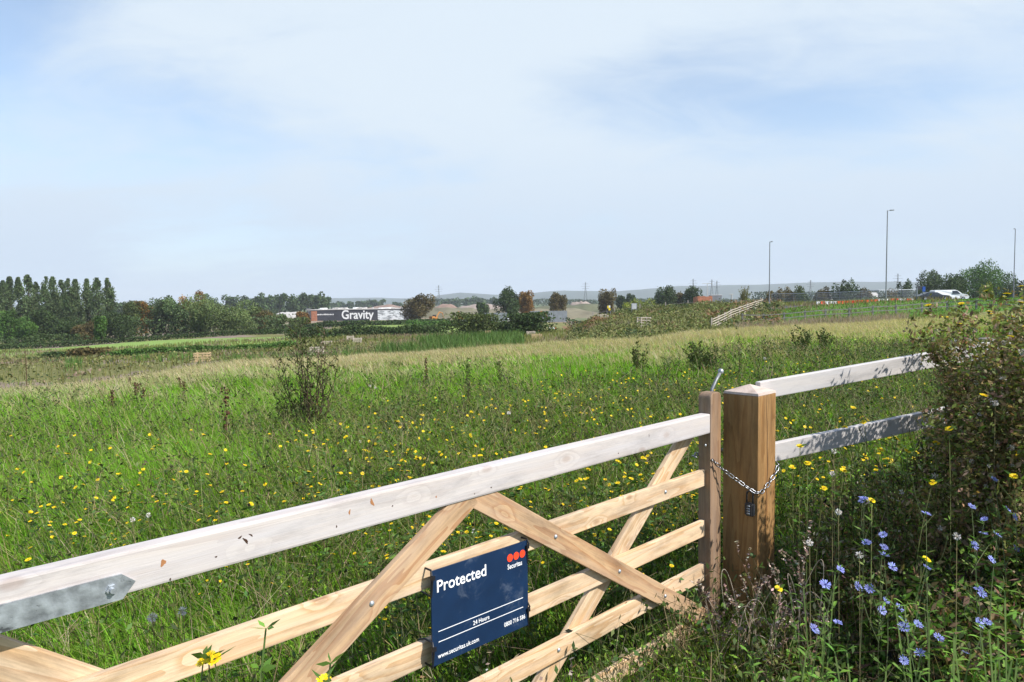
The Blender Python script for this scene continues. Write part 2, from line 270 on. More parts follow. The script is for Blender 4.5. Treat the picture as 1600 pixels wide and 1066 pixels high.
# ------------------------------------------------------------------ lie of the land
COLS = {
 -600: [(0, 0), (8, -.2), (20, -.9), (26, -1.5), (33, -2.9), (48, -4.4), (70, -4.6), (90, -5.8), (120, -7.2), (160, -8.4), (200, -9.3)],
 0: [(0, 0), (3, -.02), (8, -.1), (15, -.42), (28, -1.5), (35, -2.8), (48, -4.2), (64, -4.0), (80, -4.6), (100, -6.4), (120, -7.2), (160, -8.3), (190, -9.3)],
 400: [(0, 0), (8, -.05), (20, -.45), (38, -1.3), (46, -3), (64, -3.5), (80, -4.4), (107, -5.7), (118, -6.0), (130, -6.1), (170, -6.4), (200, -7.1), (260, -9.3)],
 600: [(0, 0), (8, -.03), (20, -.4), (42, -1.35), (48, -3.0), (70, -3.4), (95, -3.8), (120, -4.5), (146, -5.3), (200, -6.0), (300, -7.2), (400, -9.3)],
 800: [(0, 0), (8, 0), (20, -.32), (45, -1.1), (52, -3), (85, -3.1), (110, -4.4), (130, -5), (170, -6.6), (200, -6.3), (300, -7.5), (400, -9.3)],
 880: [(0, 0), (20, -.25), (45, -.95), (52, -2.8), (80, -3.4), (110, -4.2), (122, -3.9), (150, -5.4), (175, -6.7), (250, -7.5), (400, -9.3)],
 905: [(0, 0), (20, -.2), (45, -.85), (52, -2.7), (80, -3.3), (100, -3.6), (120, -3.0), (130, -3.2), (160, -5.6), (250, -9.3)],
 935: [(0, 0), (20, -.2), (45, -.8), (52, -2.6), (80, -3), (95, -3), (120, -1.5), (130, -1.5), (160, -5), (250, -9.3)],
 1000: [(0, 0), (20, -.15), (42, -.6), (50, -2.4), (75, -3.2), (95, -2.4), (125, -.5), (135, -.6), (165, -5), (250, -9.3)],
 1100: [(0, 0), (20, -.05), (44, -.3), (50, -1.5), (75, -1.9), (95, -1.2), (120, .1), (137, 0.05), (170, -5), (260, -9.3)],
 1150: [(0, 0), (20, 0), (45, -.2), (52, -1.4), (75, -1.6), (90, -.7), (105, .05), (135, .15), (170, -5), (260, -9.3)],
 1190: [(0, 0), (20, 0), (45, -.15), (52, -1.3), (78, -1.6), (92, -.5), (105, .3), (140, .3), (175, -5), (260, -9.3)],
 1300: [(0, 0), (20, 0), (47, -.1), (55, -1.3), (80, -1.1), (94, .6), (100, .5), (140, .4), (180, -6), (260, -9.3)],
 1400: [(0, 0), (20, 0), (50, 0), (58, -1), (80, -.9), (92, 1.15), (97, .75), (125, .7), (145, .5), (190, -6), (260, -9.3)],
 1600: [(0, 0), (20, .05), (55, .25), (65, -.3), (80, -.2), (92, 1.3), (97, .9), (130, .9), (150, .6), (200, -6), (260, -9.3)],
 2200: [(0, 0), (20, .05), (55, .25), (65, -.3), (80, -.2), (92, 1.3), (97, .9), (130, .9), (150, .6), (200, -6), (260, -9.3)]}
CP = np.array(sorted(COLS), float)
SY = np.unique(np.concatenate([np.linspace(0, 60, 61), np.linspace(60, 210, 76), np.geomspace(210, 20000, 30)]))
TAB = np.array([np.interp(SY, [p[0] for p in COLS[int(c)]], [p[1] for p in COLS[int(c)]]) for c in CP])
_k = np.array([1, 2, 3, 2, 1.]) / 9
for _i in range(len(TAB)):
    t_ = np.convolve(np.pad(TAB[_i], 2, 'edge'), _k, 'valid'); TAB[_i, 3:-31] = t_[3:-31]
EDGE_PX = [-600, 0, 200, 400, 600, 800, 1000, 1200, 1400, 1600, 2200]; EDGE_Y = [24, 28, 32, 38, 42, 45, 43, 45, 50, 55, 55]
def polar(X, Y):
    X = np.asarray(X, float); Y = np.asarray(Y, float)
    az = np.arctan2(X, Y); lim0 = math.atan((-600 - 800) / F); lim1 = math.atan((2200 - 800) / F)
    azc = np.clip(az, lim0, lim1); r = np.hypot(X, Y)
    return 800 + F * np.tan(azc), r * np.cos(azc)
def H(X, Y):
    px, D = polar(X, Y)
    ci = np.clip(np.searchsorted(CP, px) - 1, 0, len(CP) - 2); fx = (px - CP[ci]) / (CP[ci + 1] - CP[ci]); fx = fx * fx * (3 - 2 * fx)
    si = np.clip(np.searchsorted(SY, D) - 1, 0, len(SY) - 2); fy = np.clip((D - SY[si]) / (SY[si + 1] - SY[si]), 0, 1)
    z = (TAB[ci, si] * (1 - fy) + TAB[ci, si + 1] * fy) * (1 - fx) + (TAB[ci + 1, si] * (1 - fy) + TAB[ci + 1, si + 1] * fy) * fx
    z = z - np.clip((D - 5) / 15, 0, 1) * np.clip((60 - D) / 8, 0, 1) * .28
    Xa = np.asarray(X, float); Ya = np.asarray(Y, float)
    z = z + .09 * np.clip(Xa - 1.3, 0, 2.4) * np.exp(-(Ya / 9) ** 2)
    z = z + .04 * np.sin(Xa * .9 + 1) * np.sin(Ya * .7) * np.clip((D - 4) / 6, 0, 1)
    z = z + .25 * np.sin(Xa * .11 + Ya * .05) * np.sin(Ya * .13 + 2) * np.clip((D - 60) / 40, 0, 1) * np.clip((900 - D) / 300, 0, 1) * (px < 870)
    return z
def Hs(x, y): return float(H(np.array([x]), np.array([y]))[0])
def at(px, Y, dz=0.0):
    x = xat(px, Y); return Vector((x, Y, Hs(x, Y) + dz))
def fbm(x, y, s, seed=0, oct=4):
    """cheap value noise, vectorised"""
    x = np.asarray(x, float) * s; y = np.asarray(y, float) * s; out = 0; a = .5
    for o in range(oct):
        xi = np.floor(x).astype(np.int64); yi = np.floor(y).astype(np.int64); fx = x - xi; fy = y - yi; fx = fx * fx * (3 - 2 * fx); fy = fy * fy * (3 - 2 * fy)
        def h(i, j):
            v = (i * 374761393 + j * 668265263 + (seed + o) * 1442695041) & 0x7fffffff; v = ((v ^ (v >> 13)) * 1274126177) & 0x7fffffff
            return (v ^ (v >> 16)) % 65536 / 65536.
        out = out + a * ((h(xi, yi) * (1 - fx) + h(xi + 1, yi) * fx) * (1 - fy) + (h(xi, yi + 1) * (1 - fx) + h(xi + 1, yi + 1) * fx) * fy)
        x = x * 2.03 + 17; y = y * 2.03 + 5; a *= .5
    return out / (1 - .5 ** oct)
def edgeY(px): return np.interp(px, EDGE_PX, EDGE_Y)
def sstep(a, b, x): t = np.clip((x - a) / (b - a), 0, 1); return t * t * (3 - 2 * t)
G_GREEN = np.array([.172, .345, .030]); G_HERB = np.array([.17, .29, .036]); G_DRY = np.array([.45, .385, .25]); G_STRAW = np.array([.34, .31, .13])
def dryness(px, Y):
    e = edgeY(px); f = Y / e; x = px
    d = sstep(.40, .92, f + (fbm(px * .02, Y * .5, 1.2, 5) - .5) * .7) * np.interp(px, [-200, 0, 150, 450, 1400, 1500], [.25, .35, .75, 1, .95, .5])
    return np.clip(d, 0, 1)
def herbness(px, Y):
    b = np.interp(px, [0, 350, 480, 700, 1100, 1700], [.18, .22, .55, .8, .92, .95]); near = np.clip((11 - Y) / 8, 0, 1) * .45
    b = b * (1 - .62 * sstep(10, 17, Y) * (1 - sstep(950, 1300, px)) - .3 * sstep(14, 22, Y)); return np.clip(b + near + (fbm(px * .006, Y, .5, 9) - .5) * .7, 0, 1)
# ground sheet
def ground_tint(X, Y):
    px, D = polar(X, Y); n = len(px); z = fbm(X, Y, .08, 3); z2 = fbm(X, Y, .6, 8)
    col = np.tile(G_GREEN * .55, (n, 1)); hb = herbness(px, D)[:, None]; col = col * (1 - hb) + np.array([.05, .06, .022]) * hb
    dr = dryness(px, D)[:, None]; col = col * (1 - dr) + G_DRY * .75 * dr
    out = (D > edgeY(px) + 1)
    vall = np.array([.15, .15, .055]) * (.7 + .7 * z[:, None]); purple = np.array([.21, .165, .13])
    pk = ((z > .52) & (px < 520))[:, None]; vall = np.where(pk, purple * (.8 + .4 * z2[:, None]), vall)
    vall = np.where(((px > 880) & (px < 1230) & (z2 > .6))[:, None], np.array([.17, .10, .055]), vall)
    col = np.where(out[:, None], vall, col)
    # mown green field on the left
    gf = (D > 106 - (px < 200) * 6) & (D < 172) & (px < 452); col = np.where(gf[:, None], np.array([.19, .28, .07]) * (.8 + .4 * z[:, None]), col)
    gf2 = (D > 175) & (D < 300) & (px > 540) & (px < 760); col = np.where(gf2[:, None], np.array([.19, .26, .065]) * (.75 + .5 * z[:, None]), col)
    # grass bank of the road and the road itself
    bk = (D > 79) & (D < 98) & (px > 1195); col = np.where(bk[:, None], np.array([.085, .17, .03]) * (.8 + .4 * z2[:, None]), col)
    rd = (D > 98) & (D < 145) & (px > 1200); col = np.where(rd[:, None], np.array([.10, .10, .10]), col)
    # building site beyond
    far = (D > 300) & (px > 380); col = np.where(far[:, None], np.where((z > .45)[:, None], np.array([.27, .20, .15]), np.array([.14, .16, .08])), col)
    ff = (D > 900); col = np.where(ff[:, None], np.array([.10, .13, .06]) * (.8 + .5 * z[:, None]), col)
    return np.clip(col * (.85 + .3 * z2[:, None]), 0.01, .9)
def make_ground():
    a = np.concatenate([np.linspace(-180, -58, 30), np.linspace(-57.5, 57.5, 460), np.linspace(58, 180, 30)[:-1]]); az = np.radians(a)
    rr = np.concatenate([[0.0], np.linspace(.5, 60, 150), np.linspace(61, 210, 140), np.geomspace(215, 16000, 60)])
    A, RR = np.meshgrid(az, rr, indexing='ij'); X = (RR * np.sin(A)).ravel(); Y = (RR * np.cos(A)).ravel(); Z = H(X, Y)
    na, nr = len(a), len(rr); i = np.arange(na)[:, None]; j = np.arange(nr - 1)[None]; ip = (i + 1) % na
    q = np.stack([i * nr + j, ip * nr + j, ip * nr + j + 1, i * nr + j + 1], -1).reshape(-1, 4)[:, ::-1]
    mb = MB(); mb.add(np.stack([X, Y, Z], 1), [q], ground_tint(X, Y))
    m, t, b = newmat('ground'); b.inputs['Roughness'].default_value = .9; b.inputs['Specular IOR Level'].default_value = .1
    atn = N(t, 'ShaderNodeAttribute', attribute_name='tint'); tcn = N(t, 'ShaderNodeTexCoord')
    nz = N(t, 'ShaderNodeTexNoise', i={'Scale': 3.0, 'Detail': 8.0, 'Roughness': .7}); t.links.new(tcn.outputs['Object'], nz.inputs['Vector'])
    mr = N(t, 'ShaderNodeMapRange', i={'From Min': .3, 'From Max': .7, 'To Min': .55, 'To Max': 1.35}); t.links.new(nz.outputs[0], mr.inputs[0])
    vm = N(t, 'ShaderNodeVectorMath', operation='SCALE'); t.links.new(atn.outputs['Color'], vm.inputs[0]); t.links.new(mr.outputs[0], vm.inputs['Scale']); t.links.new(vm.outputs[0], b.inputs['Base Color'])
    mb.build('ground', m, smooth=True, kind='structure')
make_ground()
# hills on the skyline
def make_hills():
    px = np.linspace(-900, 2600, 500)
    for nm, D, xs, ys in [('hills', 5200, [-900, 430, 520, 600, 660, 690, 720, 760, 800, 880, 960, 1060, 1160, 1240, 1330, 1450, 1600, 2600], [476, 476, 465.5, 465, 467, 461, 457.5, 460, 461, 454.5, 456, 447.5, 445, 443, 440, 441, 444, 446])]:
        top = np.interp(px, xs, ys) + (fbm(px, px * 0, .02, 4) - .5) * 3.0
        X = (px - 800) / F * D; V = []; mb = MB(); n = len(px)
        tz = np.array([zat(a, b, D) for a, b in zip(px, top)])
        rows = [(-1100, 0), (-700, .35), (-350, .75), (0, 1), (400, .9), (1500, 0)]
        for dd, f in rows: V.append(np.stack([X * (1 + dd / D), np.full(n, D + dd), -10 + (tz + 10) * f * (1 + (.12 * (fbm(X, X * 0 + dd, .004, 7) - .5) if 0 < f < 1 else 0))], 1))
        V = np.concatenate(V); i = np.arange(n - 1); fs = [np.stack([r * n + i, r * n + i + 1, (r + 1) * n + i + 1, (r + 1) * n + i], 1) for r in range(len(rows) - 1)]
        t = .6 + .9 * fbm(V[:, 0], V[:, 1], .012, 2)[:, None]; mb.add(V, fs, np.array([.05, .07, .055]) * t)
        mb.build(nm, M_bark, smooth=True, kind='structure')
make_hills()

# ------------------------------------------------------------------ the gate, its post, sign, chain
TH = R(46.5); DV = Vector((math.sin(TH), math.cos(TH), 0)); NV = Vector((math.cos(TH), -math.sin(TH), 0)); PA = Vector((1.2747, 3.52, 0))
# local frame of the gate: x = s (along, towards the post), y = back (minus t), z up
GM = Matrix(((DV.x, -NV.x, 0, PA.x), (DV.y, -NV.y, 0, PA.y), (0, 0, 1, 0), (0, 0, 0, 1)))
def beam(name, size, M, mat, parent=None, bevel=.004, shape=None, taper=None, **k):
    """bevelled member centred on its own origin, long side on local x (or z for posts)"""
    bm = bmesh.new(); bmesh.ops.create_cube(bm, size=1)
    for v in bm.verts: v.co = Vector((v.co.x * size[0], v.co.y * size[1], v.co.z * size[2]))
    if shape: shape(bm)
    if bevel: bmesh.ops.bevel(bm, geom=bm.edges[:], offset=bevel, segments=2, affect='EDGES', profile=.6)
    me = bpy.data.meshes.new(name); bm.to_mesh(me); bm.free(); me.materials.append(mat)
    o = bpy.data.objects.new(name, me); C.objects.link(o); o.matrix_world = M
    if parent: o.parent = parent; o.matrix_parent_inverse = Matrix(); o.matrix_basis = parent_inv(parent) @ M
    return tag(o, **k)
def parent_inv(p): return (Matrix.Translation(p.location) @ p.rotation_euler.to_matrix().to_4x4()).inverted()
def gmat(s, back, z, ang=0.0): return GM @ Matrix.Translation((s, back, z)) @ Matrix.Rotation(-ang, 4, 'Y')
gate = empty('field_gate', tuple(PA + DV * -1.8 - NV * .2), 0, label='wide wooden five-bar gate with crossed braces and blue sign, chained to the thick post', cat='gate')
CS = -1.8; HL = -3.40
# top rail: heavier towards the hinge
def rail_shape(bm):
    for v in bm.verts:
        if v.co.x < 0:
            v.co.z += -.004 if v.co.z < 0 else 0
beam('top_rail', (HL * -1 - .20, .056, .101), gmat((HL - .20) / 2, .188, 1.1115), M_rail, gate, .007, rail_shape, label='thick top rail weathered silvery white with knots and nail holes')
for z0, z1 in ((.778, .865), (.510, .597), (.273, .363), (.012, .100)):
    beam('bar', (HL * -1 - .19, .024, z1 - z0), gmat((HL - .19) / 2, .203, (z0 + z1) / 2), M_pine, gate, .004)
def make_stile():
    a = np.linspace(0, np.pi / 2, 7); r = .032; x0, x1, zt = -.198, -.092, 1.268; prof = [(x0, -.03)] + [(x0 + r - r * math.cos(t), zt - r + r * math.sin(t)) for t in a] + [(x1 - r + r * math.sin(t), zt - r + r * math.cos(t)) for t in a] + [(x1, -.03)]
    bm = bmesh.new(); c = Vector((-.145, .196, .62)); vs = [bm.verts.new((x - c.x, -.036, z - c.z)) for x, z in prof]; f = bm.faces.new(vs); e = bmesh.ops.extrude_face_region(bm, geom=[f])
    for v in e['geom']:
        if isinstance(v, bmesh.types.BMVert): v.co.y += .072
    bmesh.ops.recalc_face_normals(bm, faces=bm.faces[:]); ed = [k for k in bm.edges if abs(k.verts[0].co.y - k.verts[1].co.y) < .001]
    bmesh.ops.bevel(bm, geom=ed, offset=.005, segments=2, affect='EDGES', profile=.6); me = bpy.data.meshes.new('stile'); bm.to_mesh(me); bm.free(); me.materials.append(M_stile)
    o = bpy.data.objects.new('stile', me); C.objects.link(o); o.parent = gate; o.matrix_basis = parent_inv(gate) @ GM @ Matrix.Translation(c)
make_stile()
beam('hinge_stile', (.09, .074, 1.22), GM @ Matrix.Translation((HL - .046, .1975, .6)), M_stile, gate, .004)
def brace(sa, za, sb, zb, back, w_=.092, t=.024, m=M_brace, lab=None):
    a = Vector((sa, 0, za)); b = Vector((sb, 0, zb)); L = (b - a).length; ang = math.atan2(zb - za, sb - sa); c = (a + b) / 2
    return beam('brace', (L, t, w_), gmat(c.x, back, c.z, ang), m, gate, .003)
# front braces fall from the middle of the top rail to the feet of the stiles, back braces climb the other way
brace(-1.80, 1.075, -.215, .075, .178); brace(-1.80, 1.075, -3.385, .075, .178)
brace(-.26, 1.105, -1.62, .01, .228, m=M_pine); brace(-3.34, 1.105, -1.98, .01, .228, m=M_pine)
def bolt(s, z, back, r=.0095, h=.005):
    mb = MB(); k = 10; rings = [(r, 0), (r * .9, h * .55), (r * .55, h), (.0005, h * 1.15)]
    pts = []; 
    for rr, hh in rings: pts += [(rr * math.cos(a), -hh, rr * math.sin(a)) for a in np.arange(k) * 2 * math.pi / k]
    i = np.arange(k); j = (i + 1) % k; mb.add(np.array(pts), [np.concatenate([np.stack([q * k + i, q * k + j, q * k + k + j, q * k + k + i], 1) for q in range(3)])])
    o = mb.build('bolt', M_steel, gate, True); o.matrix_basis = parent_inv(gate) @ gmat(s, back, z)
for s, z in ((-1.373, .810), (-.958, .548), (-.60, .322), (-2.227, .810), (-2.642, .548), (-3.0, .322)): bolt(s, z, .166)
for s, z in ((-.561, .821), (-1.335, .318), (-3.04, .821), (-2.27, .318)): bolt(s, z, .1905)
bolt(-.205, .995, .185, .008)
# dark nail holes, gouge and split knots of the top rail
def mark(s, z, L, wd, ang, m, name='knot_hole'):
    mb = MB(); a = np.linspace(0, 2 * np.pi, 13)[:-1]; rr = 1 + .25 * np.sin(a * 3 + s * 7)
    P = np.stack([np.cos(a) * L * rr, 0 * a - .0004, np.sin(a) * wd * rr], 1); P2 = P * [1, 0, 1] + [0, .004, 0]
    i = np.arange(12); j = (i + 1) % 12
    mb.add(np.concatenate([P, P2]), [np.arange(12)[None], np.stack([i + 12, j + 12, j, i], 1)])
    o = mb.build(name, m, gate); o.matrix_basis = parent_inv(gate) @ gmat(s, .1600, z, ang)
M_hole = plain('dark_knot', (.05, .025, .015), .9); M_knot = plain('brown_knot', (.33, .15, .06), .7)
for s, z, L, w_, an, m in ((-2.62, 1.115, .011, .0035, 2.2, M_hole), (-2.635, 1.128, .006, .0025, .5, M_hole), (-2.605, 1.127, .007, .002, 2.4, M_hole), (-2.22, 1.135, .013, .0048, 2.0, M_knot), (-2.30, 1.122, .008, .003, 1.4, M_knot),
    (-2.70, 1.092, .0035, .002, 0, M_hole), (-2.815, 1.065, .002, .0035, 0, M_hole), (-2.345, 1.088, .002, .004, 0, M_hole), (-2.145, 1.107, .003, .0022, .4, M_hole), (-1.72, 1.082, .0035, .0025, 0, M_hole), (-1.80, 1.075, .0025, .002, 0, M_hole),
    (-.97, 1.084, .003, .003, 0, M_hole), (-.74, 1.128, .0015, .008, 0, M_hole), (-2.83, 1.112, .009, .006, 1.2, M_knot), (-1.97, 1.10, .0025, .004, 0, M_knot)): mark(s, z, L, w_, an, m)
# hinge strap with pointed end
def strap():
    mb = MB(); z0, z1 = 1.050, 1.112; x0 = HL - .05; prof = [(x0, z0), (-2.925, z0), (-2.895, z0 + .036), (-2.925, z1), (x0, z1)]
    n = len(prof); V = [(x, .1545, z) for x, z in prof] + [(x, .1615, z) for x, z in prof]; i = np.arange(n); j = (i + 1) % n
    mb.add(V, [i[None], (i[::-1] + n)[None], np.stack([i + n, j + n, j, i], 1)]); o = mb.build('hinge_strap', M_steel, gate); o.matrix_basis = parent_inv(gate) @ GM
    mb = MB(); mb.tube([(-2.948, .155, 1.081), (-2.948, .149, 1.081)], .0125, 6); mb.tube([(-2.948, .149, 1.081), (-2.948, .140, 1.081)], .0062, 10)
    b = mb.build('strap_bolt', M_steel, o); b.location = (0, 0, 0)
strap()
# latch: sprung rod with a ball end standing between stile and post
M_lamp0 = plain('dull_zinc', (.20, .21, .22), .5, .5, .2, 40)
def latch():
    mb = MB(); pts = [(-.062, .235, .84), (-.062, .235, 1.15), (-.062, .238, 1.235), (-.050, .238, 1.268), (-.010, .238, 1.312), (.034, .238, 1.352)]
    mb.tube(pts, .0085, 10); mb.tube([(-.11, .235, .98), (-.062, .235, .98)], .008, 8)
    o = mb.build('latch_rod', M_lamp0, gate, True); o.matrix_basis = parent_inv(gate) @ GM
    bm = bmesh.new(); bmesh.ops.create_uvsphere(bm, u_segments=16, v_segments=10, radius=.0155); me = bpy.data.meshes.new('ball_end'); bm.to_mesh(me); bm.free()
    for p in me.polygons: p.use_smooth = True
    me.materials.append(M_steel); b = bpy.data.objects.new('ball_end', me); C.objects.link(b); b.parent = o; b.location = (.040, .238, 1.358)
latch()
# gate post
def make_gate_post():
    o = empty('gate_post', tuple(PA + DV * .1 - NV * .1), 0, label='thick square brown gatepost with shallow pyramid top, wrapped by the chain', cat='post')
    Wd = .2; Hh = 1.60
    def shp(bm):
        pass
    beam('shaft', (Wd, Wd, Hh), GM @ Matrix.Translation((.1, .1, 1.245 - Hh / 2)), M_post, o, .005)
    mb = MB(); h = Wd / 2 + .0005
    V = [(-h, -h, 0), (h, -h, 0), (h, h, 0), (-h, h, 0), (-h + .004, -h + .004, .012), (h - .004, -h + .004, .012), (h - .004, h - .004, .012), (-h + .004, h - .004, .012), (0, 0, .048)]
    mb.add(V, [np.array([[0, 1, 5, 4], [1, 2, 6, 5], [2, 3, 7, 6], [3, 0, 4, 7], [3, 2, 1, 0]]), np.array([[4, 5, 8], [5, 6, 8], [6, 7, 8], [7, 4, 8]])])
    c = mb.build('pyramid_top', M_cap, o); c.matrix_basis = parent_inv(o) @ GM @ Matrix.Translation((.1, .1, 1.246))
    # drying split running down the sunny face
    mb = MB(); zs = np.linspace(1.244, .45, 24); xs = .1 + .006 * np.sin(zs * 9) + .003 * np.sin(zs * 31); wd = .0028 * np.sin(np.linspace(.25, 3.1, 24)) + .0003
    V = np.concatenate([np.stack([xs - wd, zs * 0 - .0006, zs], 1), np.stack([xs + wd, zs * 0 - .0006, zs], 1), np.stack([xs, zs * 0 + .004, zs], 1)])
    i = np.arange(23); mb.add(V, [np.stack([i, i + 1, i + 25, i + 24], 1)]); c = mb.build('drying_split', M_hole, o); c.matrix_basis = parent_inv(o) @ GM
make_gate_post()
# chain
def link_mesh(r=.0032, L=.040, W=.0235):
    mb = MB(); a = np.linspace(0, 2 * np.pi, 21)[:-1]; rr = W / 2 - r; e = L / 2 - W / 2
    P = np.stack([np.cos(a) * rr + np.sign(np.cos(a)) * e * (np.abs(np.cos(a)) > 1e-6), np.sin(a) * rr, 0 * a], 1); mb.tube(P, r, 7, closed=True); return mb
def chain():
    P = [Vector((-.20, .150, .925)), Vector((-.135, .125, .865)), Vector((-.07, .07, .80)), Vector((-.022, .0, .742)), Vector((-.006, -.012, .738)), Vector((.03, -.014, .745)), Vector((.10, -.012, .772)), Vector((.17, -.012, .81)), Vector((.212, -.006, .85)), Vector((.212, .06, .875)), Vector((.212, .2, .90)), Vector((.1, .212, .92)), Vector((-.05, .26, .93)), Vector((-.22, .25, .93)), Vector((-.22, .19, .93))]
    P = [GM @ p for p in P]; out = []; 
    from mathutils.geometry import interpolate_bezier
    dense = []
    for i in range(len(P) - 1):
        p0 = P[max(i - 1, 0)]; p3 = P[min(i + 2, len(P) - 1)]
        for t in np.linspace(0, 1, 12)[:-1]:
            a = P[i]; b = P[i + 1]; dense.append(.5 * ((2 * a) + (b - p0) * t + (2 * p0 - 5 * a + 4 * b - p3) * t * t + (3 * a - p0 - 3 * b + p3) * t ** 3))
    o = empty('chain', tuple(P[4]), 0, label='bright steel chain looped between the gate stile and the thick gatepost', cat='chain')
    me = link_mesh().build('link', M_chain, o, True).data; first = o.children[0]
    pitch = .0335; acc = 0; last = dense[0]; pts = [dense[0]]
    for q in dense[1:]:
        d = (q - last).length
        while acc + d >= pitch:
            last = last + (q - last) * ((pitch - acc) / d); pts.append(last.copy()); d = (q - last).length; acc = 0
        acc += d; last = q
    for i in range(len(pts) - 1):
        x = (pts[i + 1] - pts[i]).normalized(); z = Vector((0, 0, 1)) if abs(x.z) < .9 else Vector((1, 0, 0)); y = z.cross(x).normalized(); z = x.cross(y)
        tw = R(45 + 90 * (i % 2) + 12 * math.sin(i * 2.1)); Mx = Matrix((( x.x, y.x, z.x, 0), (x.y, y.y, z.y, 0), (x.z, y.z, z.z, 0), (0, 0, 0, 1))) @ Matrix.Rotation(tw, 4, 'X')
        l = first if i == 0 else first.copy()
        if i: C.objects.link(l); l.parent = o
        l.matrix_basis = parent_inv(o) @ Matrix.Translation((pts[i] + pts[i + 1]) / 2) @ Mx
chain()
def padlock():
    base = GM @ Vector((-.026, .030, .615)); o = empty('padlock', tuple(base), 0, label='black combination padlock hanging from the chain on the gatepost', cat='padlock')
    Rz = (GM.to_3x3() @ Matrix.Rotation(R(-90), 3, 'Z')).to_4x4()
    bm = bmesh.new(); bmesh.ops.create_cube(bm, size=1)
    for v in bm.verts: v.co = Vector((v.co.x * .037, v.co.y * .021, v.co.z * .052 + .026))
    bmesh.ops.bevel(bm, geom=bm.edges[:], offset=.005, segments=3, affect='EDGES'); me = bpy.data.meshes.new('lock_body'); bm.to_mesh(me); bm.free(); me.materials.append(M_lockblack)
    b = bpy.data.objects.new('lock_body', me); C.objects.link(b); b.parent = o; b.matrix_basis = Rz @ Matrix.Scale(1.35, 4)
    mb = MB(); a = np.linspace(0, np.pi, 12); P = [(.0125, 0, .048)] + [(.0125 * math.cos(t), 0, .085 + .0125 * math.sin(t)) for t in a] + [(-.0125, 0, .048)]
    mb.tube(P, .0034, 8); s = mb.build('shackle', M_lockblack, o, True); s.matrix_basis = Rz @ Matrix.Scale(1.35, 4)
    for k in range(4):
        mb = MB(); mb.tube([(-.006, -.0100, .040 - k * .0095), (.006, -.0100, .040 - k * .0095)], .0036, 12)
        d = mb.build('number_dial', M_steel, b, True)
padlock()
# sign board tied to the gate
def text(txt, size, x, z, parent, mat, align='LEFT', bold=0.0, sx=1.0, depth=.0006, name='lettering', y=-.0042):
    cu = bpy.data.curves.new(name, 'FONT'); cu.body = txt; cu.size = size; cu.align_x = align; cu.extrude = depth; cu.offset = bold * size; cu.resolution_u = 3
    to = bpy.data.objects.new(name, cu); C.objects.link(to); dg = bpy.context.evaluated_depsgraph_get(); me = bpy.data.meshes.new_from_object(to.evaluated_get(dg))
    C.objects.unlink(to); bpy.data.objects.remove(to); me.materials.clear(); me.materials.append(mat)
    for p in me.polygons: p.material_index = 0
    o = bpy.data.objects.new(name, me); C.objects.link(o); o.parent = parent; o.rotation_euler = (R(90), 0, 0); o.location = (x, y, z); o.scale = (sx, 1, 1); return o
def sign():
    W_, H_ = .458, .327
    o = empty('security_sign', (0, 0, 0), 0, label='navy blue security sign board tied to the gate bars with black ties', cat='sign')
    o.matrix_basis = GM @ Matrix.Translation((-2.000, .160, .851)) @ Matrix.Rotation(R(2.5), 4, 'X') @ Matrix(((1, 0, -.075, 0), (0, 1, 0, 0), (0, 0, 1, 0), (0, 0, 0, 1))) if False else GM @ Matrix.Translation((-2.000, .158, .850)) @ Matrix.Rotation(R(1.2), 4, 'Y') @ Matrix.Rotation(R(-1.5), 4, 'X')
    mb = MB(); mb.box((0, 0, -H_), (W_, .005, 0)); b = mb.build('board', M_signblue, o)
    def t(*a, **k): return text(*a, **k)
    t('Protected', .058, .020, -.078, o, M_signwhite, bold=.010, sx=.98, y=-.0008)
    t('Securitas', .0262, .352, -.086, o, M_signwhite, bold=.006, sx=.80, y=-.0008)
    t('24 Hours', .0215, .219, -.241, o, M_signwhite, 'CENTER', bold=.004, sx=.95, y=-.0008)
    t('www.securitas.uk.com', .0225, .022, -.306, o, M_signwhite, bold=.004, sx=.90, y=-.0008)
    t('0800 716 586', .0225, .440, -.296, o, M_signwhite, 'RIGHT', bold=.004, sx=.88, y=-.0008)
    for i in range(3):
        mb = MB(); a = np.arange(28) * 2 * np.pi / 28; V = np.concatenate([np.stack([np.cos(a) * .0145, 0 * a - .0008, np.sin(a) * .0145], 1), np.stack([np.cos(a) * .0145, 0 * a + .0012, np.sin(a) * .0145], 1)])
        i_ = np.arange(28); j_ = (i_ + 1) % 28; mb.add(V, [i_[None], np.stack([i_ + 28, j_ + 28, j_, i_], 1)])
        d = mb.build('red_dot', M_signred, o); d.location = (.366 + i * .0325, 0, -.045)
    for z in (-.214, -.250):
        mb = MB(); mb.box((.026, -.0008, z - .0011), (.430, .0008, z + .0011)); mb.build('white_rule', M_signwhite, o)
    for x, z in ((.004, -.012), (W_ - .004, -.012), (.004, -.255), (W_ - .004, -.255)):
        mb = MB(); zt = .004 if z > -.1 else .0
        P = [(x, -.004, z - .012), (x + (-.006 if x < .1 else .006), -.006, z), (x + (-.004 if x < .1 else .004), .0, z + zt + .012), (x + (-.004 if x < .1 else .004), .045, z + zt + .012), (x + (-.004 if x < .1 else .004), .075, z + zt), (x + (-.004 if x < .1 else .004), .075, z - .07), (x + (-.004 if x < .1 else .004), .0, z - .075), (x, -.004, z - .012)]
        mb.tube(P, .0036, 6); mb.box((x - .007, -.009, z - .018), (x + .007, -.003, z - .004)); mb.build('cable_tie', M_black, o)
sign()
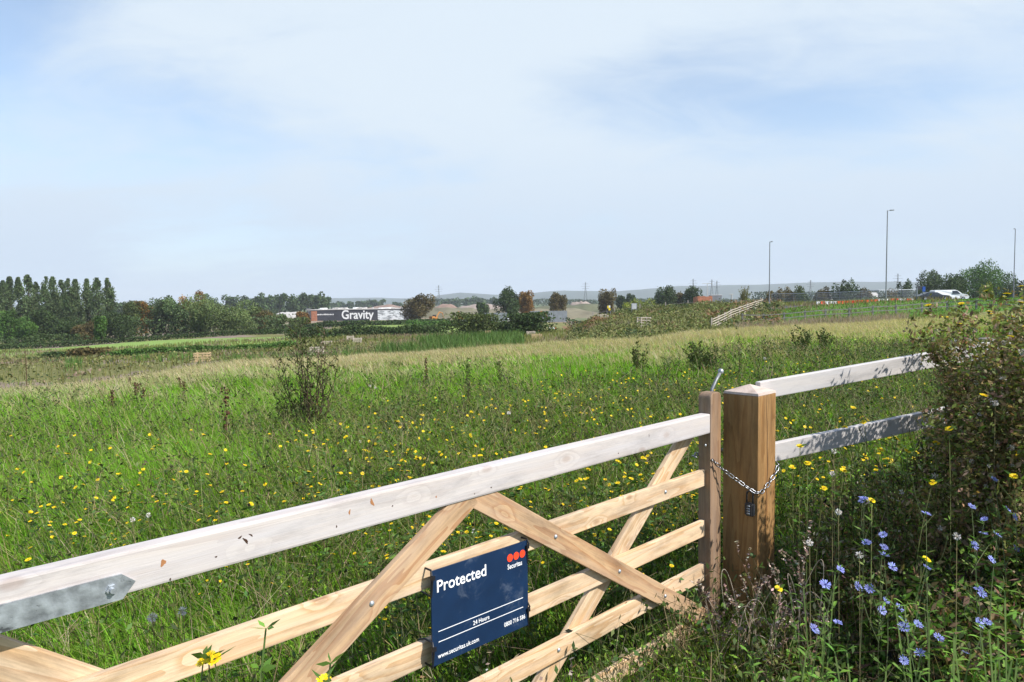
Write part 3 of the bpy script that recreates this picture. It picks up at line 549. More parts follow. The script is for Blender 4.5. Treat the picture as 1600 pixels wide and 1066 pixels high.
# rail fence running on behind the weeds
def right_fence():
    a = Vector((1.33, 3.70, 0)); dirn = Vector((1.06, .35, .107)); dn = dirn.normalized()
    o = empty('rail_fence', (1.4, 3.73, 0), 0, label='low two-rail wooden fence bleached white, running right from the thick gatepost into the weeds', cat='fence')
    ang = math.atan2(dirn.y, dirn.x); pit = math.atan2(dirn.z, math.hypot(dirn.x, dirn.y)); sl = dirn.z / math.hypot(dirn.x, dirn.y)
    L = 3.9
    for zc, h in ((1.262, .094), (.905, .100)):
        st = .01 if zc > 1 else 0.05
        c = a + Vector((dn.x, dn.y, 0)) * (st + L / 2); z = zc - .012 + sl * (L / 2 + st)
        M = Matrix.Translation((c.x, c.y, z)) @ Matrix.Rotation(ang, 4, 'Z') @ Matrix.Rotation(-pit, 4, 'Y')
        beam('rail', (L, .040, h), M, M_white, o, .004)
    for u in (1.85, 3.65):
        c = a + Vector((dn.x, dn.y, 0)) * u + Vector((-.02, .075, 0)); g = Hs(c.x, c.y)
        M = Matrix.Translation((c.x, c.y, g + .62)) @ Matrix.Rotation(ang, 4, 'Z'); beam('post', (.1, .1, 1.45), M, M_oldrail, o, .006)
right_fence()

# ------------------------------------------------------------------ meadow
PXA, PXB = -330.0, 1960.0
def wedge(Y0, Y1, dens, rg=rng):
    A = (PXB - PXA) / F * (Y1 ** 2 - Y0 ** 2) / 2; n = int(A * dens)
    Y = np.sqrt(rg.uniform(Y0 ** 2, Y1 ** 2, n)); px = rg.uniform(PXA, PXB, n); return px, Y
def pos(px, Y, dz=0):
    X = (px - 800) / F * Y; return np.stack([X, Y, H(X, Y) + dz], 1)
def nogate(P, m=.03):
    # keep clear of posts and rails themselves
    q = P[:, :2] - np.array(PA[:2]); s = q @ np.array(DV[:2]); t = -(q @ np.array(NV[:2]))
    inpost = (s > -m) & (s < .2 + m) & (t > -m) & (t < .2 + m); instile = (s > -.2 - m) & (s < -.09 + m) & (t > .16 - m) & (t < .23 + m)
    return ~(inpost | instile)
def make_grass():
    mb = MB(); bins = [(1.0, 2.5, 4200, .0045), (2.5, 4.5, 3800, .005), (4.5, 8, 2300, .0065), (8, 14, 1150, .010), (14, 24, 460, .018), (24, 57, 150, .032)]
    for Y0, Y1, dn, wd in bins:
        px, Y = wedge(Y0, Y1, dn); e = edgeY(px); P = pos(px, Y); n = len(px)
        dr = dryness(px, Y); hb = herbness(px, Y); clump = fbm(P[:, 0], P[:, 1], 1.1, 21)
        keep = (Y < e + .8) & nogate(P) & (rng.random(n) > hb * .45 * (1 - dr)) & (rng.random(n) < .45 + .9 * clump)
        P, px, Y, dr, hb, clump, e = [a[keep] for a in (P, px, Y, dr, hb, clump, e)]; n = len(P)
        side = (P[:, :2] - np.array(PA[:2])) @ np.array(NV[:2])   # >0: camera's side of the gate line
        h = (.15 + .30 * rng.random(n) ** 1.3) * (.62 + .75 * clump) + dr * .12; h = np.where(side > -.5, h * .62, h); h = np.where((side > -.75) & (side < .05), h * .62, h); h = np.where(Y < 2.2, h * .7, h)
        isdry = rng.random(n) < dr * .88 * (.6 + .9 * fbm(px * .02, Y, .35, 77)) + .03; straw = rng.random(n) < .08 + .10 * hb
        big = fbm(P[:, 0], P[:, 1], .22, 31)[:, None]
        t = jit(G_GREEN, n, .25) * (.75 + .55 * big); t = np.where((rng.random(n) < hb * .5)[:, None], jit(G_HERB, n, .25), t)
        t = np.where(straw[:, None], jit(G_STRAW, n, .2), t); t = np.where(isdry[:, None], jit(G_DRY, n, .16), t)
        h = np.where(isdry, h * 1.25, h)
        laz = rng.normal(2.7, 1.0, n) + 2.5 * fbm(P[:, 0], P[:, 1], .35, 41)
        mb.blades(P, h * (1 - .3 * sstep(16, 28, Y)), wd * rng.uniform(.6, 1.5, n), rng.uniform(.15, .85, n), rng.uniform(0, np.pi, n), laz, np.clip(t, .01, .9))
    # tall seeding stems, pale
    for Y0, Y1, dn, wd in [(1.6, 6, 22, .0035), (6, 16, 16, .006), (16, 50, 7, .012)]:
        px, Y = wedge(Y0, Y1, dn); P = pos(px, Y); dr = dryness(px, Y); k = (Y < edgeY(px)) & (rng.random(len(px)) < .35 + .8 * dr) & nogate(P, .1); P = P[k]; n = len(P)
        side = (P[:, :2] - np.array(PA[:2])) @ np.array(NV[:2]); h = rng.uniform(.4, .72, n) * np.where(side > -.3, .6, 1)
        mb.blades(P, h, wd, rng.uniform(.1, .6, n), rng.uniform(0, np.pi, n), rng.normal(2.9, .8, n), jit([.36, .33, .17], n, .2), wb=.7, wm=.8)
    return mb.build('meadow_grass', M_grass, label='long green and straw-coloured meadow grass', cat='grass', kind='stuff')
make_grass()
def make_herbs():
    """low leafy weeds woven through the grass"""
    mb = MB()
    for Y0, Y1, dn, sz in [(1.2, 3, 1500, .030), (3, 6, 1700, .030), (6, 12, 900, .036), (12, 22, 330, .055), (22, 48, 75, .09)]:
        px, Y = wedge(Y0, Y1, dn); P = pos(px, Y); n = len(px); cl = fbm(P[:, 0], P[:, 1], 1.7, 51); hb = herbness(px, Y); dr = dryness(px, Y)
        k = (rng.random(n) < (hb * 1.1 * (cl > .42) + .10 * (.25 + hb)) * (1 - dr * .75)) & (Y < edgeY(px)) & nogate(P); P = P[k]; cl = cl[k]; n = len(P)
        side = (P[:, :2] - np.array(PA[:2])) @ np.array(NV[:2]); top = np.where(side > -.4, .20, .10 + .42 * (cl - .3))
        P[:, 2] += top * rng.random(n) ** .6 + .01
        t = jit([.19, .32, .042], n, .3) * (1.25 if Y0 >= 12 else 1); br = rng.random(n); t = np.where((br < .12)[:, None], jit([.20, .15, .07], n, .3), t); t = np.where(((br > .12) & (br < .30))[:, None], jit([.09, .15, .03], n, .3), t)
        t = np.where((br > .95)[:, None], jit([.42, .38, .26], n, .2), t)
        mb.leaves(P, sz * rng.uniform(.5, 1.7, n), sz * rng.uniform(.2, .55, n), t, up=.35)
    # thin branching stems
    for Y0, Y1, dn, r in [(1.6, 5, 130, .0016), (5, 12, 70, .0026), (12, 26, 26, .0055)]:
        px, Y = wedge(Y0, Y1, dn); P = pos(px, Y); n = len(px); hb = herbness(px, Y); k = (rng.random(n) < hb) & nogate(P, .05) & (Y < edgeY(px)); P = P[k]; n = len(P)
        side = (P[:, :2] - np.array(PA[:2])) @ np.array(NV[:2]); L = rng.uniform(.25, .55, n) * np.where(side > -.4, .6, 1)
        D = np.stack([rng.normal(-.15, .3, n), rng.normal(0, .3, n), np.ones(n)], 1); Q = P + D * L[:, None]
        t = jit([.10, .12, .04], n, .35); t = np.where((rng.random(n) < .3)[:, None], jit([.30, .24, .14], n, .2), t); mb.segs(P, Q, r * 1.3, r * .7, t)
        for _ in range(3):
            f = rng.uniform(.4, .95, n)[:, None]; S = P + (Q - P) * f; E_ = S + np.stack([rng.normal(0, .12, n), rng.normal(0, .12, n), rng.uniform(.03, .18, n)], 1); mb.segs(S, E_, r * .8, r * .5, t)
            mb.leaves(E_, .025 + r * 8, .012 + r * 4, jit([.07, .11, .03], n, .4))
    return mb.build('leafy_weeds', M_leaf, label='dark leafy weeds woven through the meadow grass', cat='weeds', kind='stuff')
make_herbs()

# flower parts -------------------------------------------------------
def yellow_head(mb, c, r, nrm, rg, np_=13, mat=1, col=(.84, .66, .02), mid=(.80, .52, .012), calyx=True, cmat=0):
    nrm = Vector(nrm).normalized(); u = nrm.orthogonal().normalized(); v = nrm.cross(u); c = Vector(c)
    for ring, (rr, z, tn) in enumerate(((r, .15, col), (r * .62, .32, mid))):
        m = np_ if ring == 0 else np_ - 4; V = []; a0 = rg.random() * 6
        for i in range(m):
            a = a0 + i * 2 * math.pi / m; R_ = rr * rg.uniform(.85, 1.08); wd = 1.0 * rr * math.pi / m * 1.5
            d = u * math.cos(a) + v * math.sin(a); s = nrm.cross(d)
            V += [c + d * r * .12 - s * wd * .35, c + d * R_ + nrm * r * z * .6 - s * wd * .5, c + d * R_ * 1.04 + nrm * r * z * .6 + s * wd * .5, c + d * r * .12 + s * wd * .35]
        mb.add([x[:] for x in V], [np.arange(m * 4).reshape(-1, 4)], jit(tn, m * 4, .08, rg), mat)
    if calyx: mb.tube([(c - nrm * r * .62)[:], (c - nrm * r * .3)[:], (c + nrm * r * .02)[:]], [r * .16, r * .34, r * .30], 6, (.06, .10, .03), cmat)
def seed_ball(mb, c, r, rg, n=46, mat=0, tint=(.62, .60, .56)):
    D = rg.normal(size=(n, 3)); D /= np.linalg.norm(D, axis=1, keepdims=True); c = np.array(c, float)[None]
    mb.leaves(c + D * r * .8, r * .75, r * .22, jit(tint, n, .12, rg), rg=rg, U=D, mat=mat)
    mb.segs(np.repeat(c, n, 0), c + D * r * .7, r * .02, r * .015, (.5, .45, .38), mat)
def weed(rg, Ht, nb, spread, leafn, leaf_l, leaf_t, stem_t, r0=.004, droop=0.0, sub=2, base_leaves=8):
    """branching stems; returns stem segments, leaf points, tips"""
    S0, S1, RA, RB, LP, LU, tips = [], [], [], [], [], [], []
    def grow(p, d, L, r, lvl):
        k = 5 if lvl == 0 else 4; st = L / k
        for i in range(k):
            d = (d + Vector((rg.normal() * .10, rg.normal() * .10, .05 - droop * i * .1))).normalized(); q = p + d * st
            ra = r * (1 - .6 * i / k); rb = r * (1 - .6 * (i + 1) / k); S0.append(p[:]); S1.append(q[:]); RA.append(ra); RB.append(rb)
            nl = rg.poisson(leafn / k)
            for _ in range(nl):
                a = rg.random() * 6.28; f = rg.random(); U = Vector((math.cos(a), math.sin(a), rg.normal() * .3 + .25)); LP.append((p.lerp(q, f) + U * leaf_l * .4)[:]); LU.append(U[:])
            if lvl < sub and i >= (1 if lvl == 0 else 1):
                for _ in range(nb if lvl == 0 else max(1, nb - 1)):
                    a = rg.random() * 6.28; dd = (d * .75 + Vector((math.cos(a), math.sin(a), .25)) * spread).normalized()
                    grow(q, dd, L * rg.uniform(.32, .52), rb * .75, lvl + 1)
            p = q
        tips.append((p, d))
    grow(Vector((0, 0, 0)), Vector((rg.normal() * .08, rg.normal() * .08, 1)).normalized(), Ht, r0, 0)
    for _ in range(base_leaves):
        a = rg.random() * 6.28; U = Vector((math.cos(a), math.sin(a), .35)); LP.append((U * leaf_l * .8)[:]); LU.append(U[:])
    return dict(S0=S0, S1=S1, RA=RA, RB=RB, LP=np.array(LP), LU=np.array(LU), tips=tips)
def emit_weed(root, W, rg, leaf_l, leaf_w, leaf_t, stem_t, leaf_mat=None, mixt=None, stemname='stem', leafname='leaves'):
    mb = MB(); mb.segs(W['S0'], W['S1'], np.array(W['RA']), np.array(W['RB']), jit(stem_t, len(W['S0']), .15, rg)); s = mb.build(stemname, M_bark, root)
    n = len(W['LP'])
    if n:
        mb = MB(); t = jit(leaf_t, n, .3, rg)
        if mixt is not None: t = np.where((rg.random(n) < mixt[1])[:, None], jit(mixt[0], n, .3, rg), t)
        mb.leaves(W['LP'], leaf_l * rg.uniform(.5, 1.4, n), leaf_w * rg.uniform(.6, 1.3, n), t, up=.3, rg=rg, U=W['LU']); mb.build(leafname, leaf_mat or M_leaf, root)
    return s
# yellow flowered plants: near ones with parts, further ones one mesh
def flower_variant(k, parts):
    rg = np.random.default_rng(100 + k); Ht = .40 + .05 * (k % 3); W = weed(rg, Ht, 1, .6, 5, .05, None, None, .0028, sub=1, base_leaves=7)
    tips = [t for t in W['tips'] if t[0].z > Ht * .55]; rg.shuffle(tips); top = max(W['tips'], key=lambda t: t[0].z); heads = [top] + [t for t in tips if t is not top][:1 + k % 3]
    if parts:
        root = empty('yellow_flower_plant'); emit_weed(root, W, rg, .05, .018, (.075, .14, .03), (.09, .13, .04))
        for p, d in heads:
            mb = MB(); yellow_head(mb, p, .0135 * rg.uniform(.7, 1.15), d + Vector((.25, -.2, .5)), rg); mb.build('flower_head', [M_leaf, M_petal], root)
        for p, d in W['tips']:
            if not any(p is q for q, _ in heads):
                mb = MB(); mb.tube([p[:], (p + d * .008)[:], (p + d * .017)[:]], [.002, .0052, .0025], 6, (.10, .12, .04)); mb.build('bud', M_leaf, root); break
        return root
    mb = MB(); n = len(W['LP']); mb.segs(W['S0'], W['S1'], np.array(W['RA']) * 1.3, np.array(W['RB']) * 1.3, (.09, .12, .04)); mb.leaves(W['LP'], .055, .02, jit([.07, .13, .03], n, .25, rg), rg=rg, U=W['LU'])
    for p, d in heads: yellow_head(mb, p, .0155, d + Vector((.2, -.25, .5)), rg, 8)
    o = mb.build('yellow_flower_plant', [M_leaf, M_petal]); return o
def copy_tree(o, parent=None):
    c = o.copy(); C.objects.link(c)
    if parent: c.parent = parent
    for ch in o.children: copy_tree(ch, c)
    return c
def in_poly_density(px, py):
    d = np.interp(px, [-50, 0, 200, 420, 560, 700, 1000, 1130, 1250, 1440, 1700], [.28, .30, .30, .30, .75, 1, 1, .9, .55, .6, .3])
    top = np.interp(px, [0, 300, 450, 620, 800, 1000, 1200, 1400], [660, 655, 640, 610, 585, 560, 545, 525])
    return d * sstep(-5, 40, py - top)
def place_flowers():
    rg = np.random.default_rng(5); near = [flower_variant(k, True) for k in range(5)]; far = [flower_variant(k + 10, False) for k in range(6)]
    pts = []; 
    while len(pts) < 880:
        px = rg.uniform(-40, 1560); py = rg.uniform(530, 1010)
        if rg.random() > in_poly_density(np.array([px]), np.array([py]))[0] * np.interp(py, [530, 620, 760, 900, 1010], [.8, 1, .48, .14, .08]): continue
        Y = (EYE - .36) * F / max(py - hor(px), 30)
        for _ in range(4):
            z = Hs((px - 800) / F * Y, Y); Y = (EYE - .38 - z) * F / (py - hor(px))
        if Y > 40 or Y < 2.35: continue
        x = (px - 800) / F * Y; q = Vector((x, Y, 0)) - PA; s = q.dot(DV); t = -q.dot(NV)
        if t < .42 and s < .35: continue
        if s > .2 and t < .6 + .0 * s and Y < 5.0 and px > 1190: continue
        if rg.random() > .25 + 1.5 * sstep(.38, .62, float(fbm(np.array([x]), np.array([Y]), .9, 88)[0])): continue
        pts.append((Y, x, px))
    pts.sort(); used = set()
    for i, (Y, x, px) in enumerate(pts[:300]):
        if i < 130:
            k = i % 5; src = near[k]; grp = 'yellow flowers in the grass just beyond the gate'; lab = 'yellow composite flower on a branching leafy stem, in the grass just beyond the gate'; key = ('n', k)
        else:
            k = i % 6; src = far[k]; grp = 'yellow flowers further out in the meadow'; lab = 'small yellow flower plant farther out in the meadow beyond the gate'; key = ('f', k)
        if key in used: o = copy_tree(src)
        else: o = src; used.add(key)
        o.location = (x, Y, Hs(x, Y) - .01); o.rotation_euler = (0, 0, rg.random() * 6.28); s = rg.uniform(.6, 1.12); o.scale = (s, s, s); tag(o, lab, 'wildflower', grp)
    mb = MB()
    for Y, x, px in pts[300:]:
        r = .013 + .0005 * Y; c = Vector((x, Y, Hs(x, Y) + rg.uniform(.28, .42))); mb.segs([(x, Y, c.z - .25)], [c[:]], .002 + .0001 * Y, .002 + .0001 * Y, (.08, .12, .04), 0)
        yellow_head(mb, c, r, (rg.normal() * .4, -.5 + rg.normal() * .3, 1), rg, 6, calyx=False)
    mb.build('yellow_flowers', [M_leaf, M_petal], label='scattered small yellow flower heads across the farther meadow', cat='wildflowers', kind='stuff')
place_flowers()

# ------------------------------------------------------------------ weeds on the right of the post, this side of the fence
def fence_y(x): return 3.70 + .33 * (x - 1.33)
BROWN = np.array([.19, .135, .075]); OLIVE = np.array([.13, .175, .04]); DARKG = np.array([.05, .075, .022])
def make_undergrowth():
    rg = np.random.default_rng(77); mb = MB(); n = 130000
    px = rg.uniform(1180, 2050, n); Y = rg.uniform(1.5, 4.6, n); X = (px - 800) / F * Y; ok = (Y < fence_y(X) - .02) & ((X - 1.27) + (Y - 3.52) * .2 > .02 - (Y < 3.3) * 3); q = np.stack([X, Y], 1) - np.array(PA[:2]); t = -(q @ np.array(NV[:2])); s = q @ np.array(DV[:2])
    ok &= ((t < -.10) | (s > .3)) & ~((px < 1260) & (Y < 2.9) & (rg.random(n) < .75)); X, Y, px = X[ok], Y[ok], px[ok]; n = len(X)
    bx = np.clip(1 - ((X - 2.86) / .75) ** 2 - ((Y - 3.45) / .8) ** 2, 0, 1)
    top = (.36 + .08 * (X > 1.4) + .34 * sstep(1.3, 2.2, X) * sstep(2.2, 3.4, Y) + .95 * bx) * (.6 + .6 * fbm(X, Y, 2.2, 61)) * (1 - .45 * (X < 1.55)); top = np.minimum(top, 1.38); Z = H(X, Y) + top * rg.random(n) ** .55
    P = np.stack([X, Y, Z], 1); r = rg.random(n); t = jit(OLIVE, n, .35, rg); t = np.where((r < .40)[:, None], jit(BROWN, n, .4, rg), t); t = np.where(((r > .40) & (r < .62))[:, None], jit(DARKG, n, .35, rg), t); t = np.where((r > .95)[:, None], jit([.45, .40, .32], n, .2, rg), t)
    gr = (r > .62) & (X > 1.2) & (Y < 3.1); t = np.where(gr[:, None], jit([.15, .27, .045], n, .25, rg), t)
    mb.leaves(P, rg.uniform(.012, .046, n) * np.where(Y < 3.1, 1.35, 1), rg.uniform(.005, .017, n) * np.where(Y < 3.1, 1.35, 1), t, rg=rg)
    # dry and green stems
    m = 2600; i = rg.integers(0, n, m); B = np.stack([X[i], Y[i], H(X[i], Y[i])], 1); L = top[i] * rg.uniform(.6, 1.05, m); Q = B + np.stack([rg.normal(-.08, .16, m), rg.normal(0, .16, m), np.ones(m)], 1) * L[:, None]
    st = jit([.13, .13, .05], m, .3, rg); st = np.where((rg.random(m) < .5)[:, None], jit([.24, .17, .10], m, .3, rg), st); mb.segs(B, Q, .0019, .0009, st)
    # fallen dead stems crossing
    m = 500; i = rg.integers(0, n, m); B = P[i]; D = rg.normal(size=(m, 3)) * [.16, .16, .07]; mb.segs(B, B + D, .0013, .0008, jit([.36, .29, .20], m, .25, rg))
    mb.build('undergrowth', M_leaf, label='tangled brown and green undergrowth beneath the weeds right of the gatepost', cat='undergrowth', kind='stuff')
make_undergrowth()
def thistle_fluff(root, p, rg, r=.016, name='seed_head'):
    mb = MB(); seed_ball(mb, p, r, rg, 36); mb.build(name, M_bark, root)
TALL = [(1492, 3.55, 470, 'left-hand edge of the tall thicket'), (1520, 3.75, 468, ''), (1538, 3.6, 452, ''), (1575, 3.4, 448, ''), (1600, 3.15, 452, ''), (1640, 3.5, 440, ''), (1505, 3.3, 545, ''), (1530, 3.1, 520, ''), (1570, 2.95, 530, ''), (1612, 2.8, 505, ''), (1650, 3.0, 470, ''), (1478, 3.2, 600, ''), (1700, 3.3, 450, ''), (1545, 3.35, 500, ''), (1590, 3.7, 460, ''), (1505, 3.6, 500, '')]
def squash(W, Ht, R_):
    zm = max(p[2] for p in W['S1']); rm = max(math.hypot(p[0], p[1]) for p in W['S1']); k = np.array([min(1, R_ / rm), min(1, R_ / rm), Ht / zm])
    for a in ('S0', 'S1'): W[a] = np.array(W[a]) * k
    if len(W['LP']): W['LP'] = W['LP'] * k
    W['tips'] = [(Vector(Vector(p) * 1.0).to_3d(), d) for p, d in W['tips']]; W['tips'] = [(Vector((p.x * k[0], p.y * k[1], p.z * k[2])), d) for p, d in W['tips']]
def make_thicket():
    for i, (px, Y, ytop, _) in enumerate(TALL):
        rg = np.random.default_rng(300 + i); px += 22 if px < 1560 else 5; x = xat(px, Y, 600); g = Hs(x, Y); Ht = zat(px, ytop, Y) - g
        W = weed(rg, Ht * .8, 2, .62, 13, .028, None, None, .0062, sub=2, base_leaves=0); squash(W, Ht, .27)
        root = empty('thicket_weed', (x, Y, g - .02), rg.random() * 6, cat='weed', group='tall brown weeds on the right by the rail fence')
        root['label'] = 'tall bushy brown-green weed with fluffy seed heads in the thicket over the rail fence'
        n = len(W['LP']); ex = rg.integers(0, n, 5 * n); W['LP'] = np.concatenate([W['LP'], W['LP'][ex] + rg.normal(size=(5 * n, 3)) * .03]); W['LU'] = np.concatenate([W['LU'], rg.normal(size=(5 * n, 3))])
        st = emit_weed(root, W, rg, .029, .014, (.16, .19, .055), (.16, .12, .07), mixt=((.25, .18, .11), .5))
        tips = sorted([t for t in W['tips']], key=lambda t: -t[0].z); ny = 2 if i % 2 == 0 else 1
        fl = tips[:ny]
        if i in (2, 3, 4, 5): fl = tips[:4]
        for p, d in fl:
            mb = MB(); yellow_head(mb, p, .0165, d + Vector((0, 0, 1.3)), rg); mb.build('flower_head', [M_leaf, M_petal], root)
        rest = tips[ny:]; rg.shuffle(rest)
        for p, d in rest[:15]: thistle_fluff(root, p, rg, rg.uniform(.007, .016))
make_thicket()
# chicory: blue ray flowers placed along green stems
CHIC = [(1350, 779), (1348, 782), (1447, 803), (1518, 792), (1553, 749), (1575, 797), (1585, 808), (1538, 812), (1536, 834), (1558, 836), (1522, 852), (1587, 857), (1549, 875), (1380, 836), (1381, 855), (1354, 848), (1381, 867), (1394, 886), (1448, 887), (1313, 890), (1290, 914), (1340, 917), (1359, 920), (1384, 939), (1378, 954), (1529, 920), (1534, 928), (1405, 950), (1410, 968), (1434, 976), (1412, 980), (1309, 973), (1272, 983), (1438, 1021), (1510, 1021), (1529, 973), (1542, 972), (1467, 997), (1412, 1032)]
def blue_head(mb, c, nrm, r, rg):
    nrm = Vector(nrm).normalized(); u = nrm.orthogonal().normalized(); v = nrm.cross(u); c = Vector(c); m = 15; V = []
    for i in range(m):
        a = i * 2 * math.pi / m + rg.normal() * .06; R_ = r * rg.uniform(.85, 1.1); d = u * math.cos(a) + v * math.sin(a); s = nrm.cross(d); up = nrm * r * rg.uniform(.1, .35)
        V += [c + d * r * .08 - s * r * .03, c + d * R_ * .8 + up * .7 - s * r * .11, c + d * R_ + up, c + d * R_ * .8 + up * .7 + s * r * .11]
    t = np.repeat(jit(np.array([.27, .31, .72]) * rg.uniform(.8, 1.25), m, .12, rg), 4, 0); mb.add([x[:] for x in V], [np.arange(m * 4).reshape(-1, 4)], t, 1)
    mb.tube([c[:], (c + nrm * r * .2)[:], (c + nrm * r * .32)[:]], [r * .10, r * .13, r * .04], 7, (.10, .10, .45), 1)
    mb.tube([(c - nrm * r * .5)[:], (c - nrm * r * .2)[:], c[:]], [r * .08, r * .15, r * .12], 6, (.09, .15, .04), 0)
def make_chicory():
    rg = np.random.default_rng(8); groups = []
    left = sorted(CHIC)
    while left:
        a = left.pop(0); g = [a]
        for b in list(left):
            if abs(b[0] - a[0]) < 42 and len(g) < 4 and abs(b[1] - a[1]) < 150: g.append(b); left.remove(b)
        groups.append(g)
    for gi, g in enumerate(groups):
        cx = sum(a for a, b in g) / len(g); cy = min(b for a, b in g); Y = np.interp(cy, [740, 1040], [2.75, 1.95]) + rg.normal() * .06
        bx = xat(cx, Y, 900) + rg.normal() * .04; by = Y + .05; gz = Hs(bx, by); root = empty('chicory_plant', (bx, by, gz)); B = Vector((bx, by, gz))
        tag(root, 'blue flowered chicory plant with wiry green stems in the weeds right of the gatepost', 'wildflower', 'blue chicory plants right of the gatepost')
        S0, S1, RA, RB, LP, LU = [], [], [], [], [], []; hub = None; heads = []
        def stem(p, q, r0, r1, bow=.04, lf=5):
            k = 7; mid = Vector((rg.normal() * bow, rg.normal() * bow, 0)); prev = p
            for i in range(1, k + 1):
                f = i / k; c = p.lerp(q, f) + mid * math.sin(f * math.pi); S0.append(prev[:]); S1.append(c[:]); RA.append(r0 + (r1 - r0) * (i - 1) / k); RB.append(r0 + (r1 - r0) * f)
                for _ in range(rg.poisson(lf / k)):
                    a = rg.random() * 6.28; U = Vector((math.cos(a), math.sin(a), .5)); LP.append((c + U * .014)[:]); LU.append(U[:])
                prev = c
        pts = []
        for (fx, fy) in sorted(g, key=lambda t: -t[1]):
            Yf = Y + rg.normal() * .04; P = Vector((xat(fx, Yf, fy), Yf, zat(fx, fy, Yf))) - B; pts.append(P)
        main = pts[-1]; stem(Vector((0, 0, 0)), main, .0032, .0014, .03, 12)
        for P in pts[:-1]:
            j = Vector((0, 0, 0)).lerp(main, min(.85, max(.25, (P.z - .12) / max(main.z, .2)))); stem(j, P, .0018, .001, .02, 4)
        for _ in range(3):
            j = Vector((0, 0, 0)).lerp(main, rg.uniform(.3, .95)); q = j + Vector((rg.normal() * .1, rg.normal() * .1, rg.uniform(.05, .2))); stem(j, q, .0015, .0008, .01, 3)
            mb = MB(); mb.tube([(q - Vector((0, 0, .004)))[:], q[:], (q + Vector((0, 0, .012)))[:]], [.0015, .004, .002], 6, (.10, .14, .05)); mb.build('bud', M_leaf, root)
        W = dict(S0=S0, S1=S1, RA=RA, RB=RB, LP=np.array(LP), LU=np.array(LU)); emit_weed(root, W, rg, .035, .009, (.12, .20, .045), (.085, .11, .045))
        for P in pts:
            mb = MB(); blue_head(mb, P, (rg.normal() * .4 + .15, -.5 + rg.normal() * .35, .8), .0185 * rg.uniform(.85, 1.15), rg); mb.build('flower_head', [M_leaf, M_petal], root)
make_chicory()
# single yellow flowers among those weeds and in front of the gate
YEL = [(1287, 763, 3.2), (1262, 724, 3.3), (1320, 668, 3.9), (1250, 697, 3.3), (1333, 637, 4.3), (1402, 686, 3.4), (1418, 705, 3.3), (1349, 660, 3.7), (1217, 920, 2.8), (1448, 874, 2.6), (1362, 782, 2.9), (1318, 735, 3.1), (1584, 744, 2.8), (1463, 692, 3.2), (1376, 703, 3.3), (1457, 754, 3.0), (1483, 670, 3.0), (326, 1027, 1.45), (318, 1032, 1.47), (335, 1030, 1.44), (506, 1064, 1.5), (1238, 730, 3.4), (1586, 708, 3.0)]
def tall_yellow():
    rg = np.random.default_rng(19)
    for i, (px, py, Y) in enumerate(YEL):
        x = xat(px, Y, py); z = zat(px, py, Y); g = Hs(x, Y); Ht = z - g; root = empty('yellow_flower_plant', (x, Y, g))
        front = px < 600
        tag(root, 'leafy yellow flowered weed standing close in front of the lower gate bars' if front else 'yellow flowered weed on a thin stem in the tangle right of the thick gatepost', 'wildflower', 'yellow weeds in front of the gate' if front else 'yellow flowers right of the gatepost')
        bow = Vector((rg.normal() * .05, rg.normal() * .05, 0)); S0 = []; S1 = []; LP = []; LU = []; prev = Vector((bow.x * .6, bow.y * .6, -.02))
        for k in range(1, 9):
            f = k / 8; c = Vector((bow.x * .6 * (1 - f), bow.y * .6 * (1 - f), Ht * f)) + bow * math.sin(f * 3.14) * .5; S0.append(prev[:]); S1.append(c[:])
            for _ in range(3 if front else 2):
                a = rg.random() * 6.28; U = Vector((math.cos(a), math.sin(a), .4)); LP.append((c + U * .02)[:]); LU.append(U[:])
            if 2 < k < 8 and rg.random() < .6:
                q = c + Vector((rg.normal() * .05, rg.normal() * .05, .07)); S0.append(c[:]); S1.append(q[:]); mb = MB(); mb.tube([(q - Vector((0, 0, .003)))[:], q[:], (q + Vector((0, 0, .012)))[:]], [.002, .0055, .0025], 6, (.13, .13, .05)); mb.build('bud', M_leaf, root)
            prev = c
        emit_weed(root, dict(S0=S0, S1=S1, RA=[.0022] * len(S0), RB=[.0018] * len(S0), LP=np.array(LP), LU=np.array(LU)), rg, .042, .014, (.10, .18, .035), (.13, .15, .05))
        mb = MB(); yellow_head(mb, prev, .0165, (rg.normal() * .3, -.45, 1), rg); mb.build('flower_head', [M_leaf, M_petal], root)
tall_yellow()
# dandelion clocks
WHITE = [(888, 815, 4), (245, 905, 3), (285, 955, 2.0), (238, 965, 1.9), (207, 812, 3.6), (232, 805, 3.7), (1303, 705, 3.3), (1310, 800, 2.9), (1265, 848, 2.6), (1343, 867, 2.5), (1300, 740, 3.2), (563, 690, 7.6), (795, 645, 7), (578, 603, 11), (586, 606, 11.5), (1580, 700, 3.0), (1495, 838, 2.5), (1555, 630, 3.0), (1580, 520, 3.2), (740, 830, 4.0), (1195, 560, 9.5)]
def clocks():
    rg = np.random.default_rng(29)
    for px, py, Y in WHITE:
        x = xat(px, Y, py); g = Hs(x, Y); h = max(zat(px, py, Y) - g, .08); root = empty('seed_clock', (x, Y, g))
        tag(root, 'round white fluffy seed head on a thin bare stalk', 'seed head', 'white fluffy seed heads among the weeds')
        mb = MB(); mb.segs([(0.02, .01, -.02), (.012, .008, h * .5)], [(.012, .008, h * .5), (0, 0, h)], .0018, .0013, (.20, .17, .08)); mb.build('stalk', M_bark, root)
        mb = MB(); seed_ball(mb, (0, 0, h), .0135 if Y < 5 else .02, rg, 60); mb.build('fluff', M_bark, root)
clocks()
